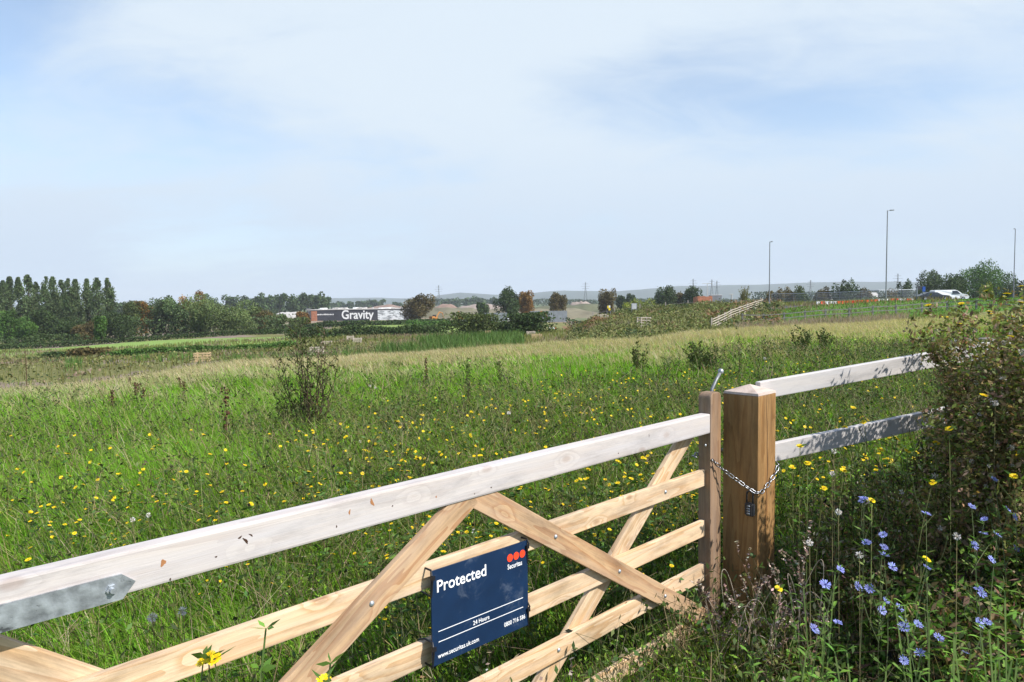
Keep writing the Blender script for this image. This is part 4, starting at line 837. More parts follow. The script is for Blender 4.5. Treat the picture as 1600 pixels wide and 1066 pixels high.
# dead, curling weed at the foot of the gatepost
def dead_weed(px, Y, ytop, lab, seed, dense=1.0):
    rg = np.random.default_rng(seed); x = xat(px, Y, 950); g = Hs(x, Y); Ht = zat(px, ytop, Y) - g; root = empty('dead_weed', (x, Y, g)); tag(root, lab, 'dead weed')
    W = weed(rg, Ht, 2, 1.0, 9 * dense, .014, None, None, .0028, sub=2, base_leaves=0, droop=.35); squash(W, Ht, .16); emit_weed(root, W, rg, .017, .010, (.21, .155, .115), (.24, .18, .125), M_bark, ((.50, .44, .37), .18))
    mb = MB()
    for k in range(5):
        a = rg.uniform(0, 6.28); P = [Vector((.02 * math.cos(a), .02 * math.sin(a), .0)) + Vector((math.cos(a + f * 2.6) * .08 * f * 1.6, math.sin(a + f * 2.6) * .05 * f, Ht * .9 * math.sin(f * 2.4) * (.5 + .1 * k))) for f in np.linspace(0, 1, 16)]; mb.tube([p[:] for p in P], np.linspace(.0022, .001, 16), 5, (.42, .35, .27))
    mb.build('dry_tendrils', M_bark, root)
dead_weed(1160, 3.02, 850, 'dead curling grey-brown weed at the foot of the thick gatepost', 51, 1.3)
dead_weed(1128, 3.12, 905, 'withered pale weed between the gate stile and the thick gatepost', 52)
dead_weed(1195, 2.98, 880, 'dry brown weed against the right corner of the gatepost base', 53, 1.3)
dead_weed(770, 1.62, 1015, 'dry brown seed heads poking up below the security sign', 54, .5)
dead_weed(835, 1.7, 1030, 'dry weed with pale seed heads in front of the lowest gate bars', 55, .5)
dead_weed(1262, 3.0, 830, 'dry brown tangled weed just right of the gatepost, under the chain end', 56, 1.5)
# leafy green stem in front of second bar
def green_stem(px, Y, ytop, lab, seed):
    rg = np.random.default_rng(seed); x = xat(px, Y, 1000); g = Hs(x, Y); Ht = zat(px, ytop, Y) - g; root = empty('leafy_stem', (x, Y, g)); tag(root, lab, 'weed')
    S0, S1, LP, LU = [], [], [], []; prev = Vector((0, 0, 0))
    for k in range(1, 15):
        c = Vector((.012 * math.sin(k), .01 * math.cos(k * 1.3), Ht * k / 14)); S0.append(prev[:]); S1.append(c[:]); prev = c
        for j in range(4):
            a = k * 2.4 + j * 1.6 + rg.normal() * .3; U = Vector((math.cos(a), math.sin(a), .35)); LP.append((c + U * .016)[:]); LU.append(U[:])
    emit_weed(root, dict(S0=S0, S1=S1, RA=[.0026] * 14, RB=[.0022] * 14, LP=np.array(LP), LU=np.array(LU)), rg, .036, .013, (.13, .24, .045), (.12, .17, .05))
green_stem(405, 1.35, 985, 'slim green leafy stem standing before the second gate bar', 61)
green_stem(505, 1.42, 1040, 'short green leafy shoot beside the left front brace, at the photo foot', 62)

# broad leaved plants at the right foot of the picture
def lance_plant(px, Y, ytop, lab, seed, nst=5):
    rg = np.random.default_rng(seed); x = xat(px, Y, 1000); g = Hs(x, Y); Ht = zat(px, ytop, Y) - g; root = empty('broad_leaf_weed', (x, Y, g)); tag(root, lab, 'weed'); S0, S1, P, az, L = [], [], [], [], []
    for k in range(nst):
        a = rg.random() * 6.28; tip = Vector((math.cos(a) * .12, math.sin(a) * .12, Ht * rg.uniform(.7, 1))); p = Vector((tip.x * .2, tip.y * .2, 0)); pr = p
        for i in range(1, 10):
            c = p.lerp(tip, i / 9); S0.append(pr[:]); S1.append(c[:]); pr = c
            for j in range(2): P.append(c[:]); az.append(i * 2.4 + j * 3.1 + rg.normal() * .4); L.append(rg.uniform(.05, .10) * (1.15 - i / 14))
    mb = MB(); mb.segs(S0, S1, .0032, .0028, (.12, .18, .05)); mb.build('stem', M_bark, root); n = len(P); az = np.array(az); L = np.array(L)[:, None]; P = np.array(P); U = np.stack([np.cos(az), np.sin(az), rg.uniform(.2, .9, n)], 1); U /= np.linalg.norm(U, axis=1, keepdims=True); S = np.cross(U, [0, 0, 1.]); S /= np.linalg.norm(S, axis=1, keepdims=True); dn = np.array([0, 0, -1.])
    mb = MB(); V = np.stack([P, P + U * L * .4 + S * L * .12, P + U * L * .42 + dn * L * .03, P + U * L * .4 - S * L * .12, P + U * L * .75 + S * L * .09 + dn * L * .08, P + U * L * .77 + dn * L * .12, P + U * L * .75 - S * L * .09 + dn * L * .08, P + U * L + dn * L * .25], 1); b = np.arange(n)[:, None] * 8
    mb.add(V, [np.concatenate([b + np.array([[0, 2, 1]]), b + np.array([[0, 3, 2]]), b + np.array([[4, 5, 7]]), b + np.array([[5, 6, 7]])]), np.concatenate([b + np.array([[1, 2, 5, 4]]), b + np.array([[2, 3, 6, 5]])])], np.repeat(jit([.13, .25, .04], n, .2, rg), 8, 0)); mb.build('leaves', M_leaf, root)
for i, (px, Y, yt, lab) in enumerate([(1590, 2.1, 900, 'light green lance-leaved weed at the right edge, below the chicory'), (1562, 1.95, 960, 'light green broad-leaved weed near the bottom right corner'), (1600, 1.8, 1000, 'bright green leafy weed right in the bottom right corner'), (1500, 1.9, 1010, 'light green leafy weed under the lowest chicory flowers'), (1370, 2.1, 990, 'dark green leafy weed at the photo foot, right of centre thicket'), (1225, 2.35, 985, 'green leafy weed in the grass at the foot right of the gatepost'), (1460, 2.2, 900, 'green leafy weed standing among the middle chicory flowers'), (1280, 2.6, 900, 'leafy green weed just right of the gatepost base')]): lance_plant(px, Y, yt, lab, 400 + i)

_n = len(C.objects); lance_plant(1000, 6.0, 700, 'x', 420, 4); dock = [o for o in C.objects if o.name.startswith('broad_leaf_weed') and o.get('label') == 'x'][0]
_rg = np.random.default_rng(9)
for i in range(16):
    px = _rg.uniform(150, 1080); Y = _rg.uniform(3.6, 8.5); x = (px - 800) / F * Y; q = Vector((x, Y, 0)) - PA
    if -q.dot(NV) < .5: Y += 2; x = (px - 800) / F * Y
    o = dock if i == 0 else copy_tree(dock); o.location = (x, Y, Hs(x, Y)); o.rotation_euler = (0, 0, _rg.random() * 6); k = _rg.uniform(.55, .95); o.scale = (k * 1.3, k * 1.3, k * .45 / max(.3, .6)); tag(o, 'low broad-leaved green dock plant in the grass beyond the gate', 'weed', 'broad-leaved docks in the meadow')
# ------------------------------------------------------------------ twiggy young shrubs and dark dock stalks out in the meadow
def shrub(px, ybase, ytop, wpx, lab, seed, stems=7, leafn=22, leaf=(.065, .095, .025), stemc=(.09, .065, .04), Yd=None, lsz=.035, cat='shrub', mix=None):
    rg = np.random.default_rng(seed)
    if Yd is None:
        Yd = EYE * F / (ybase - hor(px))
        for _ in range(6): Yd = (EYE - Hs((px - 800) / F * Yd, Yd) - .05) * F / (ybase - hor(px))
    x = xat(px, Yd, ybase); g = Hs(x, Yd); Ht = zat(px, ytop, Yd) - g; Wd = wpx / F * Yd; root = empty('young_shrub', (x, Yd, g - .03)); tag(root, lab, cat)
    S0, S1, RA, RB, LP, LU = [], [], [], [], [], []
    for s in range(stems):
        a = rg.random() * 6.28; o = Vector((math.cos(a), math.sin(a) * .7, 0)) * Wd * .5 * rg.uniform(.3, .95); tip = o + Vector((0, 0, Ht * (rg.uniform(.62, .95) if s else 1.0)))
        if s == 0: tip = Vector((-Wd * .12, 0, Ht))
        p = Vector((o.x * .25, o.y * .25, 0)); k = 9; r = .010 * (Ht / 1.3); pr = p
        for i in range(1, k + 1):
            f = i / k; c = p.lerp(tip, f) + Vector((rg.normal(), rg.normal(), 0)) * .012; S0.append(pr[:]); S1.append(c[:]); RA.append(r * (1.1 - f * .8)); RB.append(r * (1.1 - (f + .1) * .8))
            if i > 1:
                for _ in range(2):
                    b = rg.random() * 6.28; L = Wd * rg.uniform(.10, .26) * (1.1 - f * .5); q = c + Vector((math.cos(b), math.sin(b), .9)) * L; S0.append(c[:]); S1.append(q[:]); RA.append(r * .4); RB.append(r * .2)
                    for _ in range(rg.poisson(leafn / 5)): ff = rg.uniform(.2, 1.05); U = Vector(rg.normal(size=3)); LP.append((c.lerp(q, ff) + U * .012)[:]); LU.append(U[:])
            pr = c
    emit_weed(root, dict(S0=S0, S1=S1, RA=RA, RB=RB, LP=np.array(LP), LU=np.array(LU)), rg, lsz, lsz * .6, leaf, stemc, mixt=mix)
shrub(487, 690, 508, 118, 'tall twiggy young hawthorn shrub in the meadow, left of centre', 71, 15, 34, lsz=.036, leaf=(.06, .085, .022))
shrub(455, 692, 600, 60, 'low dark tangle of twigs at the left foot of the tall twiggy shrub', 72, 9, 22, lsz=.034)
shrub(1000, 588, 528, 34, 'small dark upright bush in the pale grass behind the gate end', 73, 9, 34, lsz=.05)
shrub(1098, 568, 538, 78, 'wide low dark bramble bush behind the latch post', 74, 16, 34, lsz=.06, Yd=17)
shrub(1155, 600, 512, 14, 'slender dark sapling rising above the latch ball', 75, 2, 26, lsz=.035)
shrub(1197, 572, 524, 16, 'second slender dark sapling, just right of the latch ball', 76, 3, 22, lsz=.04)
shrub(1252, 540, 512, 40, 'low dark bush at the pale grass edge above the right fence', 77, 10, 30, lsz=.07, Yd=24)
shrub(1290, 538, 514, 30, 'small dark bush right of its twin at the pale grass edge', 78, 9, 30, lsz=.07, Yd=26)
shrub(785, 612, 560, 48, 'thin leaning dark weed bush in mid meadow', 79, 6, 20, lsz=.042)
shrub(735, 650, 560, 26, 'dark leafless branching weed in the middle of the meadow', 80, 4, 14, lsz=.04)
for i, (px, yb, yt) in enumerate([(176, 634, 610), (212, 616, 598), (218, 614, 600), (224, 626, 606), (281, 606, 590), (288, 612, 596), (203, 602, 590), (354, 690, 604), (666, 602, 560), (40, 566, 545)]):
    rg = np.random.default_rng(90 + i); Yd = 14.0
    for _ in range(8): Yd = (EYE - .28 - Hs((px - 800) / F * Yd, Yd)) * F / (yb - hor(px))
    Yd = min(Yd, 34); x = xat(px, Yd, yb); g = Hs(x, Yd); h = zat(px, yt, Yd) - g; mb = MB(); k = 9; P = [(rg.normal() * .012, rg.normal() * .012, h * j / k) for j in range(k + 1)]; mb.tube(P, np.linspace(.010, .005, k + 1) * Yd / 15, 5, (.085, .05, .03))
    n = 90; f = rg.uniform(.45, 1, n); L = np.stack([rg.normal(size=n) * .022, rg.normal(size=n) * .022, f * h], 1); mb.leaves(L, .04, .028, jit([.09, .045, .025], n, .3, rg), rg=rg)
    tag(mb.build('dock_stalk', M_bark), 'dark brown dock seed stalk sticking up from the green meadow', 'weed', 'dark dock stalks in the meadow'); bpy.data.objects[-1] if False else None
    ob = C.objects[-1]; ob.location = (x, Yd, g)

# ------------------------------------------------------------------ trees, hedges and reeds
def crown(mb, c, rx, ry, rz, n, leaf, tint, rg, lumps=14, inner=.45, tvar=.22, low=.0):
    """leaf clumps gathered in lumps over a rounded crown"""
    L = rg.normal(size=(lumps, 3)); L /= np.linalg.norm(L, axis=1, keepdims=True); L[:, 2] = rg.uniform(-.85 if low < .2 else -1.15, .95, lumps); L *= rg.uniform(.45, .78, (lumps, 1)); lr = rg.uniform(.30, .50, lumps)
    L = np.concatenate([L, [[0, 0, 0.05]]]); lr = np.append(lr, .62); lt = rg.normal(size=(lumps + 1, 1)) * tvar
    k = rg.choice(lumps + 1, n, p=lr ** 2 / (lr ** 2).sum()); D = rg.normal(size=(n, 3)); D /= np.linalg.norm(D, axis=1, keepdims=True); rad = (inner + (1 - inner) * rg.random((n, 1)) ** .5) * (1 + rg.normal(size=(n, 1)) * .06)
    P = (L[k] + D * lr[k][:, None] * rad) * [rx, ry, rz] + np.array(c); t = np.clip(jit(tint, n, .16, rg) * (1 + lt[k]), .008, .8)
    mb.leaves(P, leaf * rg.uniform(.6, 1.5, n), leaf * rg.uniform(.45, .9, n), t, up=.25, rg=rg)
GR = dict(dark=(.050, .080, .025), olive=(.082, .108, .032), brown=(.115, .092, .034), orange=(.19, .105, .025), green=(.068, .135, .026), willow=(.115, .155, .055), yellow=(.20, .235, .04), grey=(.072, .105, .042), far=(.060, .095, .035))
def tree(px, ytop, wpx, Y, kind, lab, ybase=None, seed=None, n=2600, leaf=None, shape='round', group=None, cat='tree', name='broadleaf_tree'):
    rg = np.random.default_rng(seed or int(px * 7 + ytop * 3)); x = xat(px, Y); g = Hs(x, Y)
    if ybase is not None: g = min(g, zat(px, ybase, Y)) if False else g
    Ht = zat(px, ytop, Y) - g; rx = wpx / F * Y / 2; leaf = leaf or max(.35, Y * .0028); root = empty(name, (x, Y, g - .1)); tag(root, lab, cat, group)
    tint = GR[kind]; mb = MB(); tr = max(.12, Ht * .022)
    if shape == 'poplar':
        m = 8; P = [(rg.normal() * .12, rg.normal() * .12, Ht * .92 * i / m) for i in range(m + 1)]; mb.tube(P, np.linspace(tr, .05, m + 1), 6, (.11, .09, .065)); mb.build('trunk', M_bark, root)
        mb = MB(); z = rg.random(n) ** .85; nl = 26; lz = rg.random(nl); la = rg.random(nl) * 6.28; lt = rg.normal(size=nl) * .28
        k = rg.integers(0, nl, n); zz = np.clip(lz[k] * .90 + .10 + rg.normal(size=n) * .045, .07, 1.0); prof = np.clip(np.sin(np.clip(zz * .90 + .08, 0, 1) * np.pi) ** .48, .10, 1)
        off = np.stack([np.cos(la[k]), np.sin(la[k])], 1) * .6; D = rg.normal(size=(n, 2)) * .42; XY = (off + D) * rx * prof[:, None]; t = np.clip(jit(tint, n, .18, rg) * (1 + lt[k])[:, None], .008, .8)
        mb.leaves(np.stack([XY[:, 0], XY[:, 1], zz * Ht], 1), leaf * .9 * rg.uniform(.6, 1.4, n), leaf * .5, t, rg=rg, U=rg.normal(size=(n, 3)) * [.4, .4, 1]); mb.build('crown', M_farleaf, root); return root
    cz = Ht * .5; rz = Ht - cz
    P = [(0, 0, -.2), (rg.normal() * .1, 0, Ht * .22), (rg.normal() * .25, 0, cz)]; mb.tube(P, [tr, tr * .8, tr * .4], 7, (.10, .08, .055))
    for _ in range(5):
        a = rg.random() * 6.28; mb.tube([(0, 0, Ht * .25), (math.cos(a) * rx * .35, math.sin(a) * rx * .35, cz * .9), (math.cos(a) * rx * .6, math.sin(a) * rx * .6, cz + rz * .3)], [tr * .5, tr * .35, tr * .12], 5, (.10, .08, .055))
    mb.build('trunk', M_bark, root); mb = MB()
    crown(mb, (0, 0, cz), rx * 1.16, rx * 1.05, rz * 1.04 if shape == 'round' else Ht * .52, n, leaf, tint, rg, lumps=16, low=.25 if shape == 'bush' else .12)
    mb.build('crown', M_farleaf, root); return root
ORD = ['leftmost', 'second', 'third', 'fourth', 'fifth', 'sixth', 'seventh', 'eighth', 'ninth', 'tenth', 'eleventh', 'twelfth', 'thirteenth', 'fourteenth']
pop = [(-4, 442, 15), (6, 439, 13), (17, 433, 13), (31, 434, 12), (45, 430, 14), (57, 441, 12), (73, 433, 13), (85, 433, 14), (98, 438, 15), (109, 436, 13), (121, 437, 15), (139, 436, 15), (153, 434, 15), (170, 435, 16)]
for i, (px, yt, w_) in enumerate(pop):
    lab = (ORD[i] + (' of' if i == 0 else ' from the left of') + ' the row of tall narrow poplars at the left edge') if i < 13 else 'last, rightmost tall narrow poplar of the row at the left, standing slightly apart'
    tree(px, yt, w_, 238 + (i % 3) * 7, 'grey', lab, shape='poplar', n=4200, name='poplar_tree', group='tall poplars on the left', seed=500 + i, leaf=.8)
TREES = [
 (14, 486, 46, 196, 'green', 'round yellow-green tree in front of the poplars at the far left edge', 'bush'), (42, 498, 28, 194, 'green', 'small bright green bush beside the round tree at the far left', 'bush'),
 (66, 480, 44, 205, 'dark', 'dark scrubby tree under the first poplars on the left', 'bush'), (98, 494, 46, 200, 'dark', 'low dark bushy tree in the scrub below the middle poplars', 'bush'), (132, 500, 36, 198, 'brown', 'low brownish bush in the scrub below the right poplars', 'bush'),
 (157, 490, 18, 180, 'green', 'small bright green young tree standing at the dark hedge on the left', 'round'), (178, 484, 60, 206, 'dark', 'broad dark bush right below the last poplar', 'bush'), (202, 472, 40, 225, 'olive', 'grey-green tree between the last poplar and the orange tree', 'bush'),
 (226, 468, 30, 228, 'orange', 'orange-brown autumn tree among the green trees left of the big willow', 'round'), (250, 463, 36, 215, 'grey', 'tall grey-green tree right of the low orange tree', 'bush'), (277, 467, 40, 212, 'grey', 'grey-green tree leaning against the big willow on its left', 'bush'),
 (299, 458, 34, 245, 'orange', 'higher orange-topped tree rising behind the big willow', 'round'), (345, 463, 92, 205, 'willow', 'big round grey-green willow, the broadest tree on the left', 'bush'), (312, 468, 40, 204, 'willow', 'smaller grey-green willow joined to the left of the big one', 'bush'),
 (392, 476, 40, 235, 'olive', 'olive-green bushy tree right of the big willow', 'bush'), (412, 484, 40, 232, 'brown', 'brownish olive tree second right of the big willow', 'bush'), (430, 492, 30, 226, 'olive', 'low olive bush at the edge of the bare earth left of the dark building', 'bush'),
 (473, 483, 22, 300, 'orange', 'small rust-brown tree at the left end of the long dark building', 'round'), (462, 495, 30, 250, 'olive', 'low green bush in front of the rust-brown tree', 'bush'),
 (653, 457, 44, 330, 'brown', 'round dark olive-brown tree at the right end of the dark building', 'round'), (755, 472, 19, 350, 'dark', 'small round dark tree on the pale earth in the centre', 'round'),
 (797, 446, 38, 310, 'dark', 'big dark green tree of the central pair', 'round'), (820, 449, 30, 322, 'orange', 'rusty brown tree of the central pair, on the right', 'round'), (872, 456, 27, 350, 'brown', 'small brownish tree standing alone right of the central pair', 'round'),
 (948, 449, 30, 330, 'brown', 'round brownish tree with yellowing right side behind the site signs', 'round'), (970, 459, 14, 420, 'dark', 'low dark tree left of the yellow-green willow', 'bush'), (986, 455, 16, 430, 'dark', 'dark tree behind the yellow-green willow', 'bush'), (1000, 462, 42, 255, 'yellow', 'low yellow-green willow bush by the fence posts in the centre right', 'bush'), (983, 468, 26, 262, 'yellow', 'small yellow-green bush left of the bright willow', 'bush'),
 (1038, 443, 34, 320, 'dark', 'large dark tree left of the brick hut', 'round'), (1057, 450, 20, 330, 'brown', 'smaller brown tree between the two dark ones by the brick hut', 'round'), (1082, 443, 31, 325, 'dark', 'large dark tree right behind the brick hut', 'round'),
 (1212, 448, 24, 250, 'brown', 'brownish tree just right of the first lamp post', 'bush'), (1236, 445, 24, 262, 'brown', 'brown tree in the line beyond the mesh fence, second from the first lamp post', 'bush'), (1257, 447, 26, 256, 'olive', 'olive tree in the line beyond the mesh fence', 'bush'), (1282, 442, 26, 250, 'brown', 'pointed olive-brown tree in the line beyond the mesh fence', 'round'),
 (1312, 441, 26, 248, 'grey', 'grey-green tree left of the twin domed trees behind the mesh fence', 'bush'), (1329, 435, 28, 246, 'dark', 'dark domed tree behind the mesh fence, left of the middle lamp post', 'bush'), (1350, 439, 24, 243, 'brown', 'brown domed tree just left of the middle lamp post', 'bush'),
 (1392, 446, 30, 240, 'brown', 'brownish bushy tree just right of the middle lamp post', 'bush'), (1414, 435, 22, 250, 'dark', 'dark tree with a spiky top right of the middle lamp post', 'round'), (1432, 450, 28, 235, 'dark', 'low dark bush behind the traffic sign posts', 'bush'),
 (1446, 421, 32, 300, 'dark', 'dark tree behind the white van, on the left', 'bush'), (1464, 419, 34, 305, 'dark', 'taller dark tree behind the white van', 'bush'), (1488, 426, 56, 240, 'dark', 'wide dark bushy tree above the white van', 'bush'),
 (1520, 403, 80, 285, 'green', 'biggest dome-shaped green tree at the right, above the flowering thicket', 'bush'), (1556, 405, 58, 285, 'green', 'large green tree joined to the right of the biggest dome', 'bush'), (1592, 432, 44, 250, 'dark', 'dark trees at the right edge behind the last lamp post', 'bush'), (1625, 428, 44, 255, 'dark', 'dark tree beyond the right edge of the thicket', 'bush'),
 (1541, 443, 20, 190, 'yellow', 'small yellowish bush beneath the big dome trees', 'bush')]
for px, yt, w_, Y, kd, lab, shp in TREES: tree(px, yt, w_, Y, kd, lab, shape=shp, n=int(2600 + w_ * 75), leaf=max(.35, Y * .0024))
# feathery young tree beside the stepped fence
def feathery(px, yt, w_, Y):
    rg = np.random.default_rng(4); x = xat(px, Y); g = Hs(x, Y); Ht = zat(px, yt, Y) - g; root = empty('young_tree', (x, Y, g)); tag(root, 'slim feathery young tree, pale olive, beside the top of the stepped rail fence', 'tree'); mb = MB(); mc = MB(); rx = w_ / F * Y / 2
    mb.tube([(0, 0, 0), (0, 0, Ht * .25)], [.12, .1], 6, (.15, .12, .08))
    for k in range(26):
        a = rg.random() * 6.28; e = rg.uniform(.3, 1); q = np.array([math.cos(a) * rx * e, math.sin(a) * rx * e, Ht * rg.uniform(.6, 1.0) * (1.05 - .25 * e)]); p = np.array([0, 0, Ht * .22]); mb.segs([p], [q], .05, .015, (.16, .13, .08)); f = rg.uniform(.25, 1, 60)[:, None]; mc.leaves(p + (q - p) * f + rg.normal(size=(60, 3)) * .12, .32, .10, jit([.17, .17, .06], 60, .2, rg), rg=rg, U=rg.normal(size=(60, 3)) * [.5, .5, 1])
    mb.build('trunk', M_bark, root); mc.build('crown', M_farleaf, root)
feathery(1163, 441, 19, 150)
# middle-distance wood behind: poplar plantation
for i, (px, yt, w_) in enumerate([(190, 468, 30), (214, 466, 30), (262, 464, 30), (330, 461, 30), (362, 459, 26), (384, 458, 26), (402, 460, 24), (420, 459, 24), (437, 457, 24), (455, 458, 22), (470, 459, 24), (485, 457, 22), (500, 456, 22), (509, 460, 16)]):
    tree(px, yt, w_, 640 + (i % 3) * 25, 'far', (ORD[i] + (' from the left' if i else '')) + ' in the far even-topped line of grey-green trees behind the left woods', shape='bush', n=1300, seed=700 + i, group='far line of trees on the left', leaf=2.2)
for i, (px, yt, w_, k) in enumerate([(524, 472, 16, 'far'), (536, 472, 10, 'far'), (548, 470, 12, 'far'), (563, 470, 14, 'far'), (577, 469, 22, 'far'), (590, 468, 20, 'far'), (621, 471, 14, 'far'), (697, 466, 18, 'far'), (711, 465, 18, 'far'), (729, 464, 16, 'far'), (746, 460, 26, 'far'), (772, 465, 14, 'far')]):
    tree(px, yt, w_, 1250, k, (ORD[i] + (' from the left' if i else '')) + ' of the small blue-grey skyline trees in the picture centre' if i > 6 else (ORD[i] + (' from the left' if i else '')) + ' of the small blue-grey skyline trees above the dark building', shape='bush', n=500, seed=730 + i, group='small trees on the skyline', leaf=4.0, name='distant_tree')
def far_wood(px0, px1, Y, yt, lab, n, seed, cut=()):
    rg = np.random.default_rng(seed); mb = MB(); px = rg.uniform(px0, px1, n); top = yt + (fbm(px, px * 0, .06, seed) - .5) * 6; X = (px - 800) / F * Y; g = H(X, X * 0 + Y); z1 = np.array([zat(a, b, Y) for a, b in zip(px, top)]); Z = g + (z1 - g) * rg.random(n) ** .6; big = (fbm(px, px * 0, .11, seed + 3))[:, None]
    mb.leaves(np.stack([X, Y + rg.normal(size=n) * 22, Z], 1), Y * .0036, Y * .0026, jit([.045, .07, .03], n, .2, rg) * (.7 + .6 * big), rg=rg, up=.2); mb.build('far_woodland', M_farleaf, label=lab, cat='woodland', kind='stuff')
far_wood(640, 1240, 1400, 468.5, 'far thin belt of blue-grey woodland along the plain', 5200, 3); far_wood(1180, 1480, 900, 456, 'far belt of woodland behind the mesh fence and lamp posts', 3400, 4)
far_wood(-300, 420, 800, 477, 'woodland seen beneath the far poplar line at left', 3200, 6)
def hedge(pts, hgt, wid, n, kind, lab, seed, leaf=.35, rag=.35, name='hedge', cat='hedge', tint=None, mix=None, kindtag=None):
    """pts: (px, depth) along the foot"""
    rg = np.random.default_rng(seed); Q = np.array([[xat(p, d), d] for p, d in pts]); seg = np.linalg.norm(np.diff(Q, axis=0), axis=1); cum = np.concatenate([[0], np.cumsum(seg)]); s = rg.uniform(0, cum[-1], n)
    X = np.interp(s, cum, Q[:, 0]); Y = np.interp(s, cum, Q[:, 1]); hh = hgt * (1 - rag + 2 * rag * fbm(s, s * 0, .45 / max(hgt, .5), seed)); u = rg.normal(size=(n, 2)) * wid * .35; z = rg.random(n) ** .7
    X = X + u[:, 0] * (1.1 - .5 * z); Y = Y + u[:, 1] * (1.1 - .5 * z); P = np.stack([X, Y, H(X, Y) + hh * z], 1); t = jit(tint if tint is not None else GR[kind], n, .2, rg) * (.75 + .5 * fbm(s, s * 0, .3, seed + 5)[:, None])
    if mix: t = np.where((fbm(s, s * 0, .12, seed + 9) > mix[1])[:, None], jit(mix[0], n, .2, rg), t)
    mb = MB(); mb.leaves(P, leaf * rg.uniform(.6, 1.5, n), leaf * rg.uniform(.4, .8, n), np.clip(t, .008, .8), rg=rg, up=.2); return mb.build(name, M_farleaf, label=lab, cat=cat, kind=kindtag)
hedge([(-300, 176), (0, 175), (220, 178), (320, 184), (460, 190)], 1.3, 1.6, 9000, 'dark', 'clipped dark hedge along the back of the bright green field', 21, .5, .12)
hedge([(-300, 222), (0, 218), (200, 212), (440, 214)], 6.0, 9, 9000, 'grey', 'dense grey-green understorey filling the foot of the left woods', 20, .8, .35, name='understorey', cat='undergrowth', mix=((.11, .085, .045), .64), kindtag='stuff')
hedge([(-300, 182), (0, 186), (130, 190)], 2.6, 4, 3500, 'dark', 'taller rough hedge behind the clipped hedge, at the far left', 22, .6)
hedge([(-300, 100), (0, 101), (60, 102)], .75, 2.5, 2400, 'dark', 'short ragged hedge before the green field, at the left edge', 23, .4, .5)
hedge([(72, 102), (106, 103)], 1.6, 2.6, 1600, 'dark', 'dark bush with a yellow-tinged side in front of the green field', 24, .4, .3, name='bush', cat='bush', mix=((.2, .17, .04), .62))
hedge([(112, 103), (160, 103)], 1.5, 2.6, 1800, 'brown', 'brown and yellow ragged bushes in front of the green field', 25, .4, .5, name='bush', cat='bush', mix=((.2, .17, .04), .6))
hedge([(160, 103), (300, 105), (395, 112), (455, 118)], 1.15, 2.0, 6000, 'green', 'long ragged green hedge along the front of the green field', 26, .42, .4)
hedge([(455, 148), (560, 146), (640, 142), (690, 138)], 2.2, 4, 6500, 'dark', 'long dark hedge below the building, running to the central bushes', 27, .5, .4, mix=((.14, .09, .05), .68))
hedge([(425, 262), (480, 262), (560, 262), (640, 268), (700, 280)], 1.9, 5, 6500, 'dark', 'dark bushy hedge hiding the foot of the dark building', 28, .8, .45)
hedge([(640, 235), (700, 232), (770, 215)], 1.6, 4, 3000, 'green', 'low green hedge on the slope right of the building', 29, .7, .4)
hedge([(712, 140), (738, 138), (764, 132)], 4.8, 6, 4200, 'olive', 'tall mixed bushes with yellow patches left of the central path', 30, .5, .3, name='bush', cat='bush', mix=((.17, .15, .04), .60))
hedge([(778, 140), (796, 136)], 2.4, 5, 2000, 'dark', 'low dark bush on the right side of the small path', 31, .5, .3, name='bush', cat='bush')
hedge([(800, 132), (845, 128)], 4.0, 5, 3800, 'dark', 'dense green bush with rounded top in the middle distance, centre', 32, .5, .3, name='bush', cat='bush')
hedge([(890, 260), (990, 262), (1090, 262)], 3.2, 5, 3600, 'dark', 'dark hedge behind the row of fence posts on the bank', 33, .8, .3)
hedge([(1200, 205), (1300, 205), (1480, 200), (1620, 200)], 6.5, 8, 6000, 'dark', 'dark roadside scrub behind the mesh fence and the van', 34, .9, .5)
# reeds, rough herbage and marsh
def tufts(n, test, hmin, hmax, wdt, tint, lab, name, seed, Yr=(44, 150), pxr=(-300, 1500), mix=None, cat='vegetation'):
    rg = np.random.default_rng(seed); px = rg.uniform(*pxr, n * 3); Y = np.sqrt(rg.uniform(Yr[0] ** 2, Yr[1] ** 2, n * 3)); k = test(px, Y); px, Y = px[k][:n], Y[k][:n]; P = pos(px, Y); m = len(px); t = jit(tint, m, .2, rg) * (.75 + .5 * fbm(P[:, 0], P[:, 1], .12, seed)[:, None])
    if mix: t = np.where((fbm(P[:, 0], P[:, 1], mix[2], seed + 4) > mix[1])[:, None], jit(mix[0], m, .2, rg), t)
    mb = MB(); mb.blades(P, rg.uniform(hmin, hmax, m), wdt * rg.uniform(.6, 1.4, m) * (Y / 80), rg.uniform(.05, .5, m), rg.uniform(0, 3.14, m), rg.uniform(0, 6.28, m), np.clip(t, .01, .9), wb=.7, wm=.7); mb.build(name, M_grass, label=lab, cat=cat, kind='stuff')
def ypx(px, Y):
    X = (px - 800) / F * Y; return hor(px) + (EYE - H(X, Y)) * F / Y
tufts(42000, lambda px, Y: Y > edgeY(px) + .5, .25, .8, .10, (.17, .18, .06), 'rough olive and brown herbage filling the hollow beyond the meadow', 'rough_herbage', 41, Yr=(26, 150), mix=((.24, .185, .135), .55, .07))
